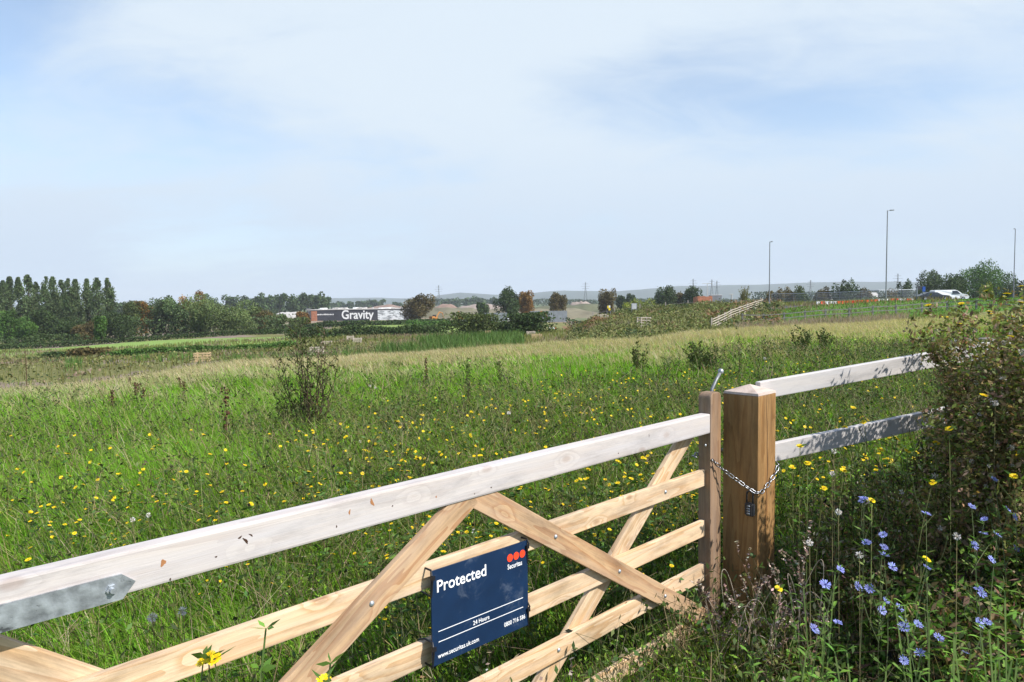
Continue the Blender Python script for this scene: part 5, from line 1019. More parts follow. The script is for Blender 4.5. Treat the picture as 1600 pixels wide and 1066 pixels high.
tufts(16000, lambda px, Y: (Y > 66) & (Y < 92) & (px + 60 * fbm(px * 0, Y, .2, 3) > 690) & (px < 818) & (Y > 92 - (px - 560) * .22 + 14 * (fbm(px, px * 0, .03, 12) - .5)) | ((Y > 59) & (Y < 74) & (px + 140 * fbm(px * 0, Y, .3, 5) > 640) & (px < 760) & (fbm(px, Y * 4, .05, 8) > .42)), 1.0, 1.6, .12, (.10, .165, .05), 'dense bed of tall blue-green reeds in the hollow', 'reed_bed', 42, Yr=(55, 100))
tufts(5000, lambda px, Y: (px > 205) & (px < 300) & (Y > 66) & (Y < 74) & (fbm(px, Y * 5, .06, 4) > .4) | (px > 100) & (px < 125) & (Y > 60) & (Y < 68) | (px > 340) & (px < 560) & (Y > 56) & (Y < 64), .6, 1.1, .12, (.11, .20, .05), 'patches of bright green reeds in the marshy ground on the left', 'reed_patches', 43, Yr=(50, 80))
tufts(9000, lambda px, Y: (px > 1195) & (Y > 79) & (Y < 98) & (H((px - 800) / F * Y, Y) > -1.2), .10, .22, .12, (.11, .215, .032), 'short bright green grass on the roadside bank', 'bank_grass', 44, Yr=(78, 99), pxr=(1190, 1750))
def scrub(n, test, hgt, leaf, tint, mix, lab, name, seed, Yr, pxr):
    rg = np.random.default_rng(seed); px = rg.uniform(*pxr, n * 3); Y = np.sqrt(rg.uniform(Yr[0] ** 2, Yr[1] ** 2, n * 3)); k = test(px, Y); px, Y = px[k][:n], Y[k][:n]; P = pos(px, Y); m = len(px); f = fbm(P[:, 0], P[:, 1], .35, seed); P[:, 2] += hgt * np.clip(f * 2 - .5, .1, 1.3) * rg.random(m) ** .6
    t = jit(tint, m, .2, rg) * (.7 + .6 * fbm(P[:, 0], P[:, 1], .15, seed + 2)[:, None]); t = np.where((fbm(P[:, 0], P[:, 1], .09, seed + 4) > .56)[:, None], jit(mix, m, .2, rg), t); t = np.where((fbm(P[:, 0], P[:, 1], .2, seed + 6) > .64)[:, None], jit([.055, .08, .03], m, .2, rg), t)
    mb = MB(); mb.leaves(P, leaf * rg.uniform(.5, 1.5, m), leaf * rg.uniform(.3, .8, m), np.clip(t, .01, .8), rg=rg, up=.2); mb.build(name, M_farleaf, label=lab, cat='scrub', kind='stuff')
scrub(17000, lambda px, Y: (px > 885) & (px < 1225) & (Y > 62), 1.3, .38, (.15, .165, .06), (.20, .125, .065), 'scrubby olive and rusty herbage on the bank below the fence posts', 'bank_scrub', 45, (60, 134), (885, 1225))
scrub(9000, lambda px, Y: (Y > 52) & (px < 600), .9, .30, (.16, .16, .065), (.24, .18, .13), 'low purple-brown and olive marsh scrub in the hollow on the left', 'marsh_scrub', 55, (50, 100), (-300, 600))
tufts(5000, lambda px, Y: (px > 1150) & (Y > 52) & (Y < 74), .5, 1.1, .09, (.30, .235, .19), 'pinkish brown seeding weeds in front of the grassy road bank', 'seeding_weeds', 46, Yr=(50, 76), pxr=(1150, 1420))

# ------------------------------------------------------------------ made things of the middle distance
M_white_p = plain('white_panel', (.75, .75, .74), .6, 0, .05); M_dark = plain('dark_cladding', (.045, .045, .055), .7, 0, .15, .3); M_brick = plain('red_brick', (.36, .15, .085), .9, 0, .25, 1.5); M_conc = plain('pale_concrete', (.42, .40, .38), .9, 0, .2, .4)
M_earth = plain('bare_earth', (.22, .155, .125), .95, 0, .2, .08); M_sand = plain('pale_spoil', (.27, .22, .19), .95, 0, .2, .08)
M_red = plain('barrier_red', (.75, .09, .035), .5); M_orange = plain('digger_orange', (.42, .18, .04), .5); M_glass = plain('dark_glass', (.03, .035, .04), .12, 0, .05, 5, 0, .6); M_vanw = plain('van_white', (.78, .79, .80), .3, 0, .02); M_carb = plain('car_black', (.025, .027, .03), .2, 0, .05, 5, 0, .6); M_tyre = plain('tyre', (.02, .02, .02), .8); M_yel = plain('yellow_paint', (.80, .62, .03), .5); M_blue = plain('sign_blue_paint', (.02, .08, .35), .5)
M_greyp = plain('grey_sheet', (.22, .24, .26), .6, 0, .12, .5); M_lamp = plain('lamp_steel', (.23, .24, .25), .5, .3); M_skin = plain('skin', (.50, .30, .21), .6); M_hair = plain('hair', (.05, .035, .025), .8); M_cloth = plain('dark_clothing', (.03, .035, .05), .8); M_hiv = plain('orange_hi_vis', (.85, .16, .03), .7); M_hiw = plain('white_hi_vis', (.75, .76, .70), .7)
M_pic = newmat('aerial_picture')[0]
def _pic():
    t = M_pic.node_tree; b = t.nodes['Principled BSDF']; tcn = N(t, 'ShaderNodeTexCoord'); mpn = N(t, 'ShaderNodeMapping'); mpn.inputs['Scale'].default_value = (.28, 1, .75); mpn.inputs['Rotation'].default_value = (0, .5, 0); nz = N(t, 'ShaderNodeTexNoise', i={'Scale': 1.0, 'Detail': 6.0, 'Distortion': 1.2}); cr = N(t, 'ShaderNodeValToRGB')
    cr.color_ramp.elements[0].position = .36; cr.color_ramp.elements[0].color = (.18, .19, .20, 1); cr.color_ramp.elements[1].position = .56; cr.color_ramp.elements[1].color = (.72, .73, .74, 1)
    t.links.new(tcn.outputs['Object'], mpn.inputs[0]); t.links.new(mpn.outputs[0], nz.inputs['Vector']); t.links.new(nz.outputs[0], cr.inputs[0]); t.links.new(cr.outputs[0], b.inputs['Base Color'])
_pic()
def dark_building():
    Y = 425; xl = xat(480, Y); xr = xat(632, Y); zt = zat(560, 484.0, Y); g = -9.4; root = empty('long_building', (xl, Y, g)); tag(root, 'long low dark hoarding-clad building with giant white lettering and a pale picture panel', 'building'); L = xr - xl; Ht = zt - g; k = L / 152.0
    mb = MB(); mb.box((0, 0, 0), (L, 22, Ht)); mb.build('wall', M_dark, root)
    mb = MB(); mb.box((-.4, -.3, Ht), (L + .4, 22.3, Ht + .45)); mb.build('roof', M_conc, root)
    mb = MB(); mb.box((6 * k, -.12, 0), (15 * k, 0, Ht - .5)); mb.build('brick_end', M_brick, root)
    mb = MB(); mb.box((110 * k, -.25, .3), (151 * k, 0, Ht - .6)); mb.build('picture_panel', M_pic, root)
    text('Gravity', 21.0 * k * .93, 53 * k, Ht - 5.6, root, M_white_p, bold=.018, sx=.86, depth=.05, name='giant_lettering', y=-.12)
    mb = MB(); rg = np.random.default_rng(2); x = 14 * k
    while x < 40 * k: w_ = rg.uniform(.25, .5); mb.box((x, -.08, Ht - 3.1 + rg.uniform(-.05, 0)), (x + w_, 0, Ht - 3.1 + rg.uniform(.45, .95))); x += w_ + rg.uniform(.08, .35)
    mb.build('small_caption', M_white_p, root)
    mb = MB()
    for xx in (-.6 * k, 2.5 * k, 5 * k): mb.segs([(xx, -1.2, 0), (xx, 1, 0)], [(xx, -1.2, Ht + 1.6), (xx, 1, Ht + 1.6)], .1, .1, k=4)
    for zz in np.arange(1.5, Ht + 1.6, 1.6): mb.segs([(-.6 * k, -1.2, zz)], [(5 * k, -1.2, zz)], .08, .08, k=4)
    mb.build('scaffold', M_lamp, root)
    for i in range(26):
        x = rg.uniform(8 * k, 150 * k); mb = MB(); mb.box((x, rg.uniform(2, 14), Ht + .45), (x + rg.uniform(.6, 2.6), 16, Ht + .45 + rg.uniform(.3, 1.0))); mb.build('roof_vent', M_white_p if rg.random() < .35 else M_conc, root)
dark_building()
def mound(px0, px1, yt, Y, mat, lab, seed, flat=.5, dz=0):
    x0, x1 = xat(px0, Y), xat(px1, Y); cx = (x0 + x1) / 2; rx = (x1 - x0) / 2; g = Hs(cx, Y) - .5; h = zat((px0 + px1) / 2, yt, Y) - g; nx, ny = 40, 14; V = []
    for j in range(ny):
        for i in range(nx):
            u = i / (nx - 1) * 2 - 1; v = j / (ny - 1) * 2 - 1; e = max(0, 1 - (abs(u) ** (1.2 + 4 * flat)) ) * max(0, 1 - abs(v) ** 2); V.append((u * rx, v * rx * .35, h * e * (.70 + .6 * float(fbm(np.array([u * 3.]), np.array([v * 2.]), 1.3, seed)[0]))))
    mb = MB(); i, j = np.meshgrid(np.arange(nx - 1), np.arange(ny - 1)); i = i.ravel(); j = j.ravel(); mb.add(V, [np.stack([j * nx + i, j * nx + i + 1, (j + 1) * nx + i + 1, (j + 1) * nx + i], 1)]); mb.build('earth_mound', mat, smooth=True, loc=(cx, Y, g), label=lab, cat='earth mound')
mound(656, 734, 475.5, 520, M_earth, 'pinkish heap of bare earth right of the tree by the dark building', 1, .15)
mound(560, 690, 477.5, 700, M_earth, 'long pinkish earth bank behind the dark building', 2, .9)
mound(705, 800, 475.5, 640, M_sand, 'long pale flat-topped spoil bank in the centre of the plain', 3, .8)
mound(880, 936, 471, 620, M_sand, 'small pale grey heap between two lone trees on the plain', 4, .3)
mound(425, 485, 487, 520, M_conc, 'flat pale bare ground bank left of the dark building', 5, .9)
mound(815, 1010, 476, 560, plain('grassed_earth', (.10, .105, .06), .95, 0, .3, .1), 'long low grassy earth bank across the plain, right of centre', 6, .9)
mound(690, 960, 483, 430, plain('rough_earth', (.15, .135, .09), .95, 0, .3, .1), 'low brown rough earth bank behind the grey site hoardings', 7, .9)
mound(625, 770, 481.5, 480, plain('grassy_earth', (.14, .13, .085), .95, 0, .3, .1), 'low olive earth bank between the dark building and central trees', 8, .9)
# grey site hoardings and cars by them
def hoarding(px0, px1, yt, Y, lab, m=M_greyp, n=8):
    x0, x1 = xat(px0, Y), xat(px1, Y); g = Hs((x0 + x1) / 2, Y); zt = zat((px0 + px1) / 2, yt, Y); root = empty('site_hoarding', (x0, Y, g)); tag(root, lab, 'hoarding'); w_ = (x1 - x0) / n
    for i in range(n): mb = MB(); mb.box((i * w_ + .06, 0, .1), ((i + 1) * w_ - .06, .08, zt - g)); mb.build('panel', m, root)
    for i in range(n + 1): mb = MB(); mb.box((i * w_ - .05, .09, 0), (i * w_ + .05, .2, zt - g + .2)); mb.build('post', M_lamp, root)
hoarding(828, 886, 486, 300, 'long grey panelled site hoarding right of the central bushes'); hoarding(757, 792, 489, 300, 'short grey site hoarding left of the big central trees', n=5)
def car(name, px, y, Y, mat, L, Ht, lab, cat, rz=0.0, van=False, group=None, zg=None, facing=1):
    x = xat(px, Y); g = Hs(x, Y) if zg is None else zg; root = empty(name, (x, Y, g), rz); tag(root, lab, cat, group); f = facing; W_ = 1.75
    if van: prof = [(-.5, .16), (-.5, .55), (-.49, .97), (-.44, 1.0), (.10, 1.0), (.17, .95), (.30, .66), (.46, .56), (.50, .42), (.50, .16)]
    else: prof = [(-.5, .22), (-.5, .55), (-.46, .66), (-.36, .70), (-.22, .97), (-.05, 1.0), (.08, .96), (.24, .68), (.44, .60), (.5, .45), (.5, .2)]
    P = [(a * L * f, b * Ht) for a, b in prof]; n = len(P); wid = [W_ / 2 * (1 if z < .62 * Ht else 1 - .18 * (z / Ht - .62) / .38) for _, z in P]
    V = [(a, -w_, z) for (a, z), w_ in zip(P, wid)] + [(a, w_, z) for (a, z), w_ in zip(P, wid)]; i = np.arange(n); j = (i + 1) % n
    mb = MB(); mb.add(V, [i[None], (i[::-1] + n)[None], np.stack([i + n, j + n, j, i], 1)]); mb.build('body', mat, root)
    wx = [(.02, .25)] if van else [(-.30, -.06), (-.04, .17)]
    for a, b in wx:
        q = [(a, .64), (b, .64), (b - .085, .92), (a + (.0 if van else .05), .92)]; q = [(u * L * f, v * Ht) for u, v in q]
        for s in (-1, 1):
            mb = MB(); wl = [W_ / 2 + .004, W_ / 2 + .004, W_ / 2 * .87 + .012, W_ / 2 * .87 + .012]; mb.add([(u, s * w_, v) for (u, v), w_ in zip(q, wl)] + [(u, s * (w_ - .03), v) for (u, v), w_ in zip(q, wl)], [np.array([[0, 1, 2, 3], [7, 6, 5, 4], [0, 4, 5, 1], [1, 5, 6, 2], [2, 6, 7, 3], [3, 7, 4, 0]])]); mb.build('window', M_glass, root)
    a0, a1 = (.165, .305) if van else (.085, .235); z0, z1 = (.93, .67) if van else (.95, .69)
    mb = MB(); mb.box((-.01, -W_ * .36, 0), (.01, W_ * .36, 1)); ws = mb.build('windscreen', M_glass, root); p0 = Vector((a0 * L * f, 0, z0 * Ht)); p1 = Vector((a1 * L * f, 0, z1 * Ht)); d = (p0 - p1); ws.location = p1 + Vector((.02 * f, 0, .02)); ws.rotation_euler = (0, math.atan2(d.x, d.z), 0); ws.scale = (1, 1, d.length)
    for a in (-.31, .33):
        for s in (-1, 1):
            mb = MB(); mb.tube([(a * L * f, s * (W_ / 2 - .2), .31), (a * L * f, s * (W_ / 2 + .01), .31)], .31, 16); w_ = mb.build('wheel', M_tyre, root, True); mb = MB(); mb.tube([(a * L * f, s * (W_ / 2), .31), (a * L * f, s * (W_ / 2 + .025), .31)], .17, 12); mb.build('rim', M_steel, w_)
    for s in (-1, 1):
        mb = MB(); mb.box((.47 * L * f - .06, s * .62 - .13, .46 * Ht), (.47 * L * f + .10, s * .62 + .13, .53 * Ht)); mb.build('headlight', M_white_p, root)
    return root
car('panel_van', 1482, 460, 101, M_vanw, 4.7, 1.62, 'white panel van on the roundabout above the grassy bank', 'van', R(-6), True)
car('parked_car', 1456, 462, 97, M_carb, 4.2, 1.25, 'black car just behind the white van on the bank-top road', 'car', R(-6))
for i, (px, Y, m, lab) in enumerate([(728, 290, M_vanw, 'white car parked left of the short grey hoarding'), (740, 292, M_greyp, 'grey car parked beside the white one by the short grey hoarding'), (797, 290, M_vanw, 'white car parked at the foot of the big central tree'), (812, 292, M_greyp, 'grey car parked under the rusty brown tree of the central pair')]):
    car('parked_car', px, 0, Y, m, 4.4, 1.5, lab, 'car', R(20 * i), group='cars parked on the far site')
def digger(px, Y, lab, seed):
    x = xat(px, Y); g = Hs(x, Y); root = empty('excavator', (x, Y, g), R(15 * seed)); tag(root, lab, 'excavator')
    for s in (-1, 1): mb = MB(); mb.tube([(-1.9, s * 1.1, .5), (1.9, s * 1.1, .5)], .5, 8); mb.box((-1.9, s * 1.1 - .3, .05), (1.9, s * 1.1 + .3, .95)); mb.build('track', M_tyre, root)
    mb = MB(); mb.box((-2.1, -1.25, 1.0), (1.4, 1.25, 2.1)); mb.box((-2.1, -1.2, 2.1), (-.3, 1.2, 2.6)); mb.build('body', M_orange, root); mb = MB(); mb.box((.0, .2, 2.1), (1.4, 1.2, 3.3)); mb.build('cab', M_glass, root)
    mb = MB(); mb.tube([(1.2, -.2, 1.9), (3.2, -.2, 4.6), (5.2, -.2, 4.1)], [.32, .34, .22], 4); mb.tube([(5.2, -.2, 4.1), (5.9, -.2, 1.6)], [.24, .15], 4); mb.build('boom', M_orange, root); mb = MB(); mb.box((5.3, -.7, .5), (6.2, .3, 1.5)); mb.build('bucket', M_tyre, root)
digger(834, 300, 'small orange excavator behind the long grey hoarding', 0); digger(718, 330, 'orange excavator working among the earth left of the central bushes', 7); digger(678, 338, 'excavator beside the round tree at the right end of the dark building', 3)
# brick hut, container
def hut():
    Y = 210; x0 = xat(1090, Y); x1 = xat(1113, Y); g = Hs(x0, Y); zt = zat(1100, 462.5, Y); root = empty('brick_hut', (x0, Y, g)); tag(root, 'roofless red brick hut with a ragged wall top beside the pale container', 'hut'); mb = MB(); rg = np.random.default_rng(1); n = 7; w_ = (x1 - x0) / n
    prof = [(0, -.5), ] ; top = [zt - g + rg.uniform(-.35, .05) for _ in range(n + 1)]; V = []
    for i in range(n + 1): V += [(i * w_, 0, -.5), (i * w_, 0, top[i]), (i * w_, 5, top[i] - .3), (i * w_, 5, -.5)]
    i = np.arange(n)[:, None] * 4; mb.add(V, [np.concatenate([i + np.array([[0, 4, 5, 1]]), i + np.array([[1, 5, 6, 2]]), i + np.array([[2, 6, 7, 3]])]), np.array([[0, 1, 2, 3], [n * 4 + 3, n * 4 + 2, n * 4 + 1, n * 4]])]); mb.build('wall', M_brick, root)
    for a in (.25, .62): mb = MB(); mb.box((a * (x1 - x0), -.05, .9 + (zt - g) * .4), (a * (x1 - x0) + .7, .06, (zt - g) * .4 + 2.1)); mb.build('window', M_glass, root)
    mb = MB(); mb.box((x1 - x0 - 3.4, -1.5, -.5), (x1 - x0 + 5.2, -.6, zt - g - 2.3)); mb.build('low_wall', M_brick, root)
hut()
def container():
    Y = 214; x0 = xat(1111, Y); x1 = xat(1128, Y); zt = zat(1120, 461.5, Y); zb = zat(1120, 471, Y); g = Hs(x0, Y); root = empty('storage_container', (x0, Y, g)); tag(root, 'pale blue-grey corrugated container standing right of the brick hut', 'container'); mb = MB(); n = 16; w_ = (x1 - x0) / n
    for i in range(n): mb.box((i * w_, .04 * (i % 2), .2), ((i + 1) * w_, 2.4, zt - g))
    mb.build('body', M_greyp, root); mb = MB(); mb.box((-.1, -.08, zt - g), (x1 - x0 + .1, 2.5, zt - g + .12)); mb.build('roof', M_white_p, root); mb = MB(); mb.box((0, -.02, 0), (x1 - x0, .03, .2)); mb.build('base_rail', M_dark, root)
container()
for px, Y, yt, w_, lab in ((1294, 330, 457, 13, 'small white-roofed shed behind the mesh fence'), (1369, 330, 457, 13, 'white gabled shed left of the middle lamp post')):
    x = xat(px, Y); g = Hs(x, Y); zt = zat(px, yt, Y); root = empty('white_shed', (x, Y, g)); tag(root, lab, 'shed'); W_ = w_ / F * Y; h = zt - g
    mb = MB(); mb.box((-W_ / 2, 0, 0), (W_ / 2, 8, h * .8)); mb.build('wall', M_white_p, root); mb = MB(); mb.add([(-W_ / 2 - .2, -.2, h * .8), (W_ / 2 + .2, -.2, h * .8), (W_ / 2 + .2, 8.2, h * .8), (-W_ / 2 - .2, 8.2, h * .8), (-W_ / 2, 4, h), (W_ / 2, 4, h)], [np.array([[0, 1, 5, 4], [2, 3, 4, 5], [3, 2, 1, 0]]), np.array([[1, 2, 5], [3, 0, 4]])]); mb.build('roof', M_conc, root)
    mb = MB(); mb.box((-.6, -.04, 0), (.6, .03, h * .5)); mb.build('door', M_dark, root)
# lamp posts
def lamp(px, yt, Y, lab, arm=1):
    x = xat(px, Y); g = Hs(x, Y); h = zat(px, yt, Y) - g; root = empty('street_lamp', (x, Y, g)); tag(root, lab, 'street lamp', 'lamp posts along the bank road')
    mb = MB(); mb.tube([(0, 0, -.3), (0, 0, 1.4), (0, 0, 1.41), (0, 0, h)], [.12, .12, .085, .06], 10); mb.build('pole', M_lamp, root); mb = MB(); mb.tube([(0, 0, h - .06), (.9 * arm, 0, h)], .035, 6); mb.build('arm', M_lamp, root)
    mb = MB(); mb.box((.35 * arm if arm > 0 else .8 * arm, -.15, h - .02), (.85 * arm if arm > 0 else .3 * arm, .15, h + .08)); mb.build('lamp_head', M_lamp, root)
lamp(1202, 378, 105, 'shorter left-hand lamp post rising by the mesh fence', .45); lamp(1384, 329, 95, 'tallest lamp post, standing on the bank left of the van', 1); lamp(1583, 358, 122, 'lamp post at the right edge behind the flowering thicket', -.3)
# stepped rail fence climbing the bank
def rail_line(name, pts, rails, hgt, post_every, mat, lab, t=.04, rh=.11, pw=.13, cat='fence', wire=False):
    Q = [at(p, d) for p, d in pts]; root = empty(name, tuple(Q[0])); tag(root, lab, cat); posts = []
    for a, b in zip(Q[:-1], Q[1:]):
        n = max(1, round((b - a).length / post_every)); posts += [a.lerp(b, i / n) for i in range(n)]
    posts.append(Q[-1]); posts = [Vector((p.x, p.y, Hs(p.x, p.y))) for p in posts]; o = Q[0]
    for p in posts: mb = MB(); q = p - o; mb.box((q.x - pw / 2, q.y - pw / 2, q.z - .3), (q.x + pw / 2, q.y + pw / 2, q.z + hgt + .08)); mb.build('post', mat, root)
    for z in rails:
        for a, b in zip(posts[:-1], posts[1:]):
            d = (b - a); u = Vector((-d.y, d.x, 0)).normalized() * (t / 2 + pw / 2 + .003) * (-1 if d.x > 0 else 1) * 1.0; A = a - o + u; B = b - o + u; h = Vector((0, 0, rh / 2)); w_ = u.normalized() * t / 2; V = []
            for c in (A, B): V += [c + Vector((0, 0, z)) + s1 * w_ + s2 * h for s1, s2 in ((-1, -1), (1, -1), (1, 1), (-1, 1))]
            mb = MB(); mb.add([v[:] for v in V], [np.array([[0, 1, 5, 4], [1, 2, 6, 5], [2, 3, 7, 6], [3, 0, 4, 7], [3, 2, 1, 0], [4, 5, 6, 7]])]); mb.build('rail', mat, root)
M_palewood = plain('pale_fence_timber', (.38, .33, .27), .85, 0, .15, 4)
rail_line('stepped_rail_fence', [(1112, 76), (1142, 86), (1168, 95), (1191, 104)], (.30, .60, .90, 1.17), 1.25, 4.4, M_palewood, 'pale four-rail wooden fence climbing the bank to the left of the first lamp post', rh=.10, t=.05, pw=.16)
rail_line('top_rail_fence', [(1158, 112), (1190, 108)], (.75, 1.1), 1.2, 3.2, M_guardwood, 'short yellowish rail fence at the top end of the stepped fence')
rail_line('foot_rail_fence', [(1160, 80), (1290, 81), (1400, 82), (1480, 83), (1620, 80)], (.55, 1.05), 1.15, 2.9, M_greyfence, 'dark grey two-rail fence running along the foot of the grassy bank', pw=.17)
rail_line('bank_post_fence', [(893, 128), (960, 127), (1040, 127), (1110, 126), (1188, 122)], (.95,), 1.35, 4.9, M_oldrail, 'line of grey fence posts with wire along the rough bank in the centre', rh=.03, t=.02, pw=.14)
rail_line('field_wire_fence', [(455, 176), (540, 172), (640, 168), (700, 160)], (.9,), 1.1, 4.0, M_oldrail, 'thin post and wire fence in front of the long dark hedge', rh=.04, t=.03, pw=.12)
# mesh panels of the temporary fence
def mesh_fence():
    Q = [(px, Y) for px, Y in ((1206, 128), (1240, 126), (1276, 124), (1312, 121), (1346, 118), (1372, 116), (1410, 118), (1432, 119))]; rootp = at(*Q[0]); root = empty('mesh_fence', tuple(rootp)); tag(root, 'temporary grey mesh fence panels around the roadworks between lamp posts', 'fence')
    for (pa, ya), (pb, yb) in zip(Q[:-1], Q[1:]):
        A = at(pa, ya) - rootp; B = at(pb, yb) - rootp; z0 = .15; z1 = 2.0; mb = MB(); c = [A + Vector((0, 0, z0)), A + Vector((0, 0, z1)), B + Vector((0, 0, z1)), B + Vector((0, 0, z0))]
        for i in range(4): mb.segs([c[i][:]], [c[(i + 1) % 4][:]], .045, .045, k=4)
        n = 26
        for i in range(1, n): f = i / n; mb.segs([(A.lerp(B, f) + Vector((0, 0, z0)))[:]], [(A.lerp(B, f) + Vector((0, 0, z1)))[:]], .012, .012, k=3)
        for z in (.6, 1.1, 1.6): mb.segs([(A + Vector((0, 0, z)))[:]], [(B + Vector((0, 0, z)))[:]], .012, .012, k=3)
        mb.build('mesh_panel', M_steel, root)
mesh_fence()
def barrier(px, Y, m, lab, L=2.0):
    o = at(px, Y); mb = MB(); prof = [(-.28, -.1), (-.28, .08), (-.12, .2), (-.1, .5), (.1, .5), (.12, .2), (.28, .08), (.28, -.1)]; n = 8; V = [(-L / 2, a, b) for a, b in prof] + [(L / 2, a, b) for a, b in prof]; i = np.arange(n); j = (i + 1) % n; mb.add(V, [i[::-1][None], (i + n)[None], np.stack([i, j, j + n, i + n], 1)]); mb.build('water_barrier', m, loc=tuple(o), label=lab, cat='barrier', group='red and white roadworks barriers')
for i in range(24):
    px = 1279 + i * 6.4; Y = 104 - i * .12; red = (4 < i < 15) or i in (1, 18, 19, 22)
    barrier(px, Y, M_red if red else M_white_p, 'red plastic water-filled barrier in the roadworks line on the bank' if red else 'white plastic water-filled barrier in the roadworks line on the bank', .62)
def sign_frame():
    o = at(1437, 97); root = empty('road_sign', tuple(o)); tag(root, 'twin-post road sign with yellow foot left of the black car', 'road sign')
    for s in (-.42, .42): mb = MB(); mb.tube([(s, 0, 0), (s, 0, 2.0)], .09, 8); mb.build('post', M_greyp, root)
    mb = MB(); mb.box((-.5, -.05, 1.7), (.5, .05, 2.15)); mb.build('sign_plate', M_dark, root); mb = MB(); mb.box((.3, -.1, 1.4), (.7, -.06, 2.1)); mb.build('blue_plate', M_blue, root); mb = MB(); mb.box((-.3, -.2, 0), (.45, .2, .75)); mb.build('yellow_foot', M_yel, root)
sign_frame()
def info_sign(px, yb, yt, Y, w_, lab, kind):
    o = at(px, Y); zt = zat(px, yt, Y) - o.z; zb = zt - (yb - yt) / F * Y; W_ = w_ / F * Y; root = empty('site_sign', tuple(o)); tag(root, lab, 'sign')
    for s in (-.4, .4): mb = MB(); mb.tube([(s * W_, .08, 0), (s * W_, .08, zt)], .06, 6); mb.build('post', M_lamp, root)
    mb = MB(); mb.box((-W_ / 2, 0, zb), (W_ / 2, .05, zt)); b = mb.build('board', M_dark if kind else M_greyp, root)
    if kind:
        for c, m in (((-.32, .45, .05, .92), M_yel), ((-.02, .1, .42, .5), M_yel), ((0, .55, .4, .95), M_white_p)): mb = MB(); mb.box((c[0] * W_, -.02, zb + (zt - zb) * c[1]), (c[2] * W_, 0.0, zb + (zt - zb) * c[3])); mb.build('sign_patch', m, root)
    else:
        for k in range(5): mb = MB(); mb.box((-.38 * W_, -.02, zb + (zt - zb) * (.14 + .17 * k)), (.36 * W_, 0, zb + (zt - zb) * (.22 + .17 * k))); mb.build('sign_line', M_white_p, root)
info_sign(951, 486, 477, 124, 6.5, 'black site sign with yellow and white patches on the bank', 1); info_sign(991, 484, 474, 124, 9, 'grey site information board with pale lines, right of the black sign', 0)
# timber tree guards
def guard(px, yb, Y, wpx, hpx, pale, lab):
    x = xat(px, Y); g = Hs(x, Y); z = zat(px, yb, Y); g2 = g; W_ = wpx / F * Y; h = hpx / F * Y; root = empty('tree_guard', (x, Y, g2), R(12)); tag(root, lab, 'tree guard', 'square timber tree guards in the hollow'); m = M_guardpale if pale else M_guardwood
    for sx in (-1, 1):
        for sy in (-1, 1): mb = MB(); mb.box((sx * W_ / 2 - .07, sy * W_ / 2 - .07, 0), (sx * W_ / 2 + .07, sy * W_ / 2 + .07, h + .05)); mb.build('post', m, root)
    for k in range(4):
        zz = h * (.12 + .27 * k)
        for s in (-1, 1):
            mb = MB(); mb.box((-W_ / 2 - .12, s * (W_ / 2 + .08) - .025, zz), (W_ / 2 + .12, s * (W_ / 2 + .08) + .025, zz + h * .07)); mb.build('rail', m, root)
            mb = MB(); mb.box((s * (W_ / 2 + .11) - .025, -W_ / 2 - .05, zz), (s * (W_ / 2 + .11) + .025, W_ / 2 + .05, zz + h * .07)); mb.build('rail', m, root)
for a in [(313, 571, 64, 18, 14, 0, 'nearest timber tree guard, yellowish, on the meadow edge at left'), (493, 545, 74, 17, 12, 1, 'pale timber tree guard beside the top of the tall twiggy shrub'), (508, 533, 96, 14, 7, 1, 'small timber tree guard just behind the pale one'), (557, 536, 92, 11, 8, 1, 'small timber tree guard left of the reed bed'), (546, 516, 118, 9, 7, 1, 'tiny timber tree guard above the reed bed guard, under the lettering'), (838, 532, 104, 12, 7, 0, 'yellowish timber tree guard on the path at the right end of the reeds'), (762, 514, 122, 7, 9, 0, 'narrow timber tree guard left of the central path'), (829, 512, 121, 10, 7, 1, 'pale timber tree guard at the right foot of the green bush'), (942, 492, 118, 12, 7, 1, 'timber tree guard at the left end of the bank'), (1006, 508, 97, 15, 15, 1, 'tall pale timber tree guard standing on the bank slope'), (783, 514, 122, 12, 4, 1, 'low timber guard between the central bushes'), (1174, 478, 107, 9, 7, 0, 'timber guard around the feathery young tree')]: guard(*a)
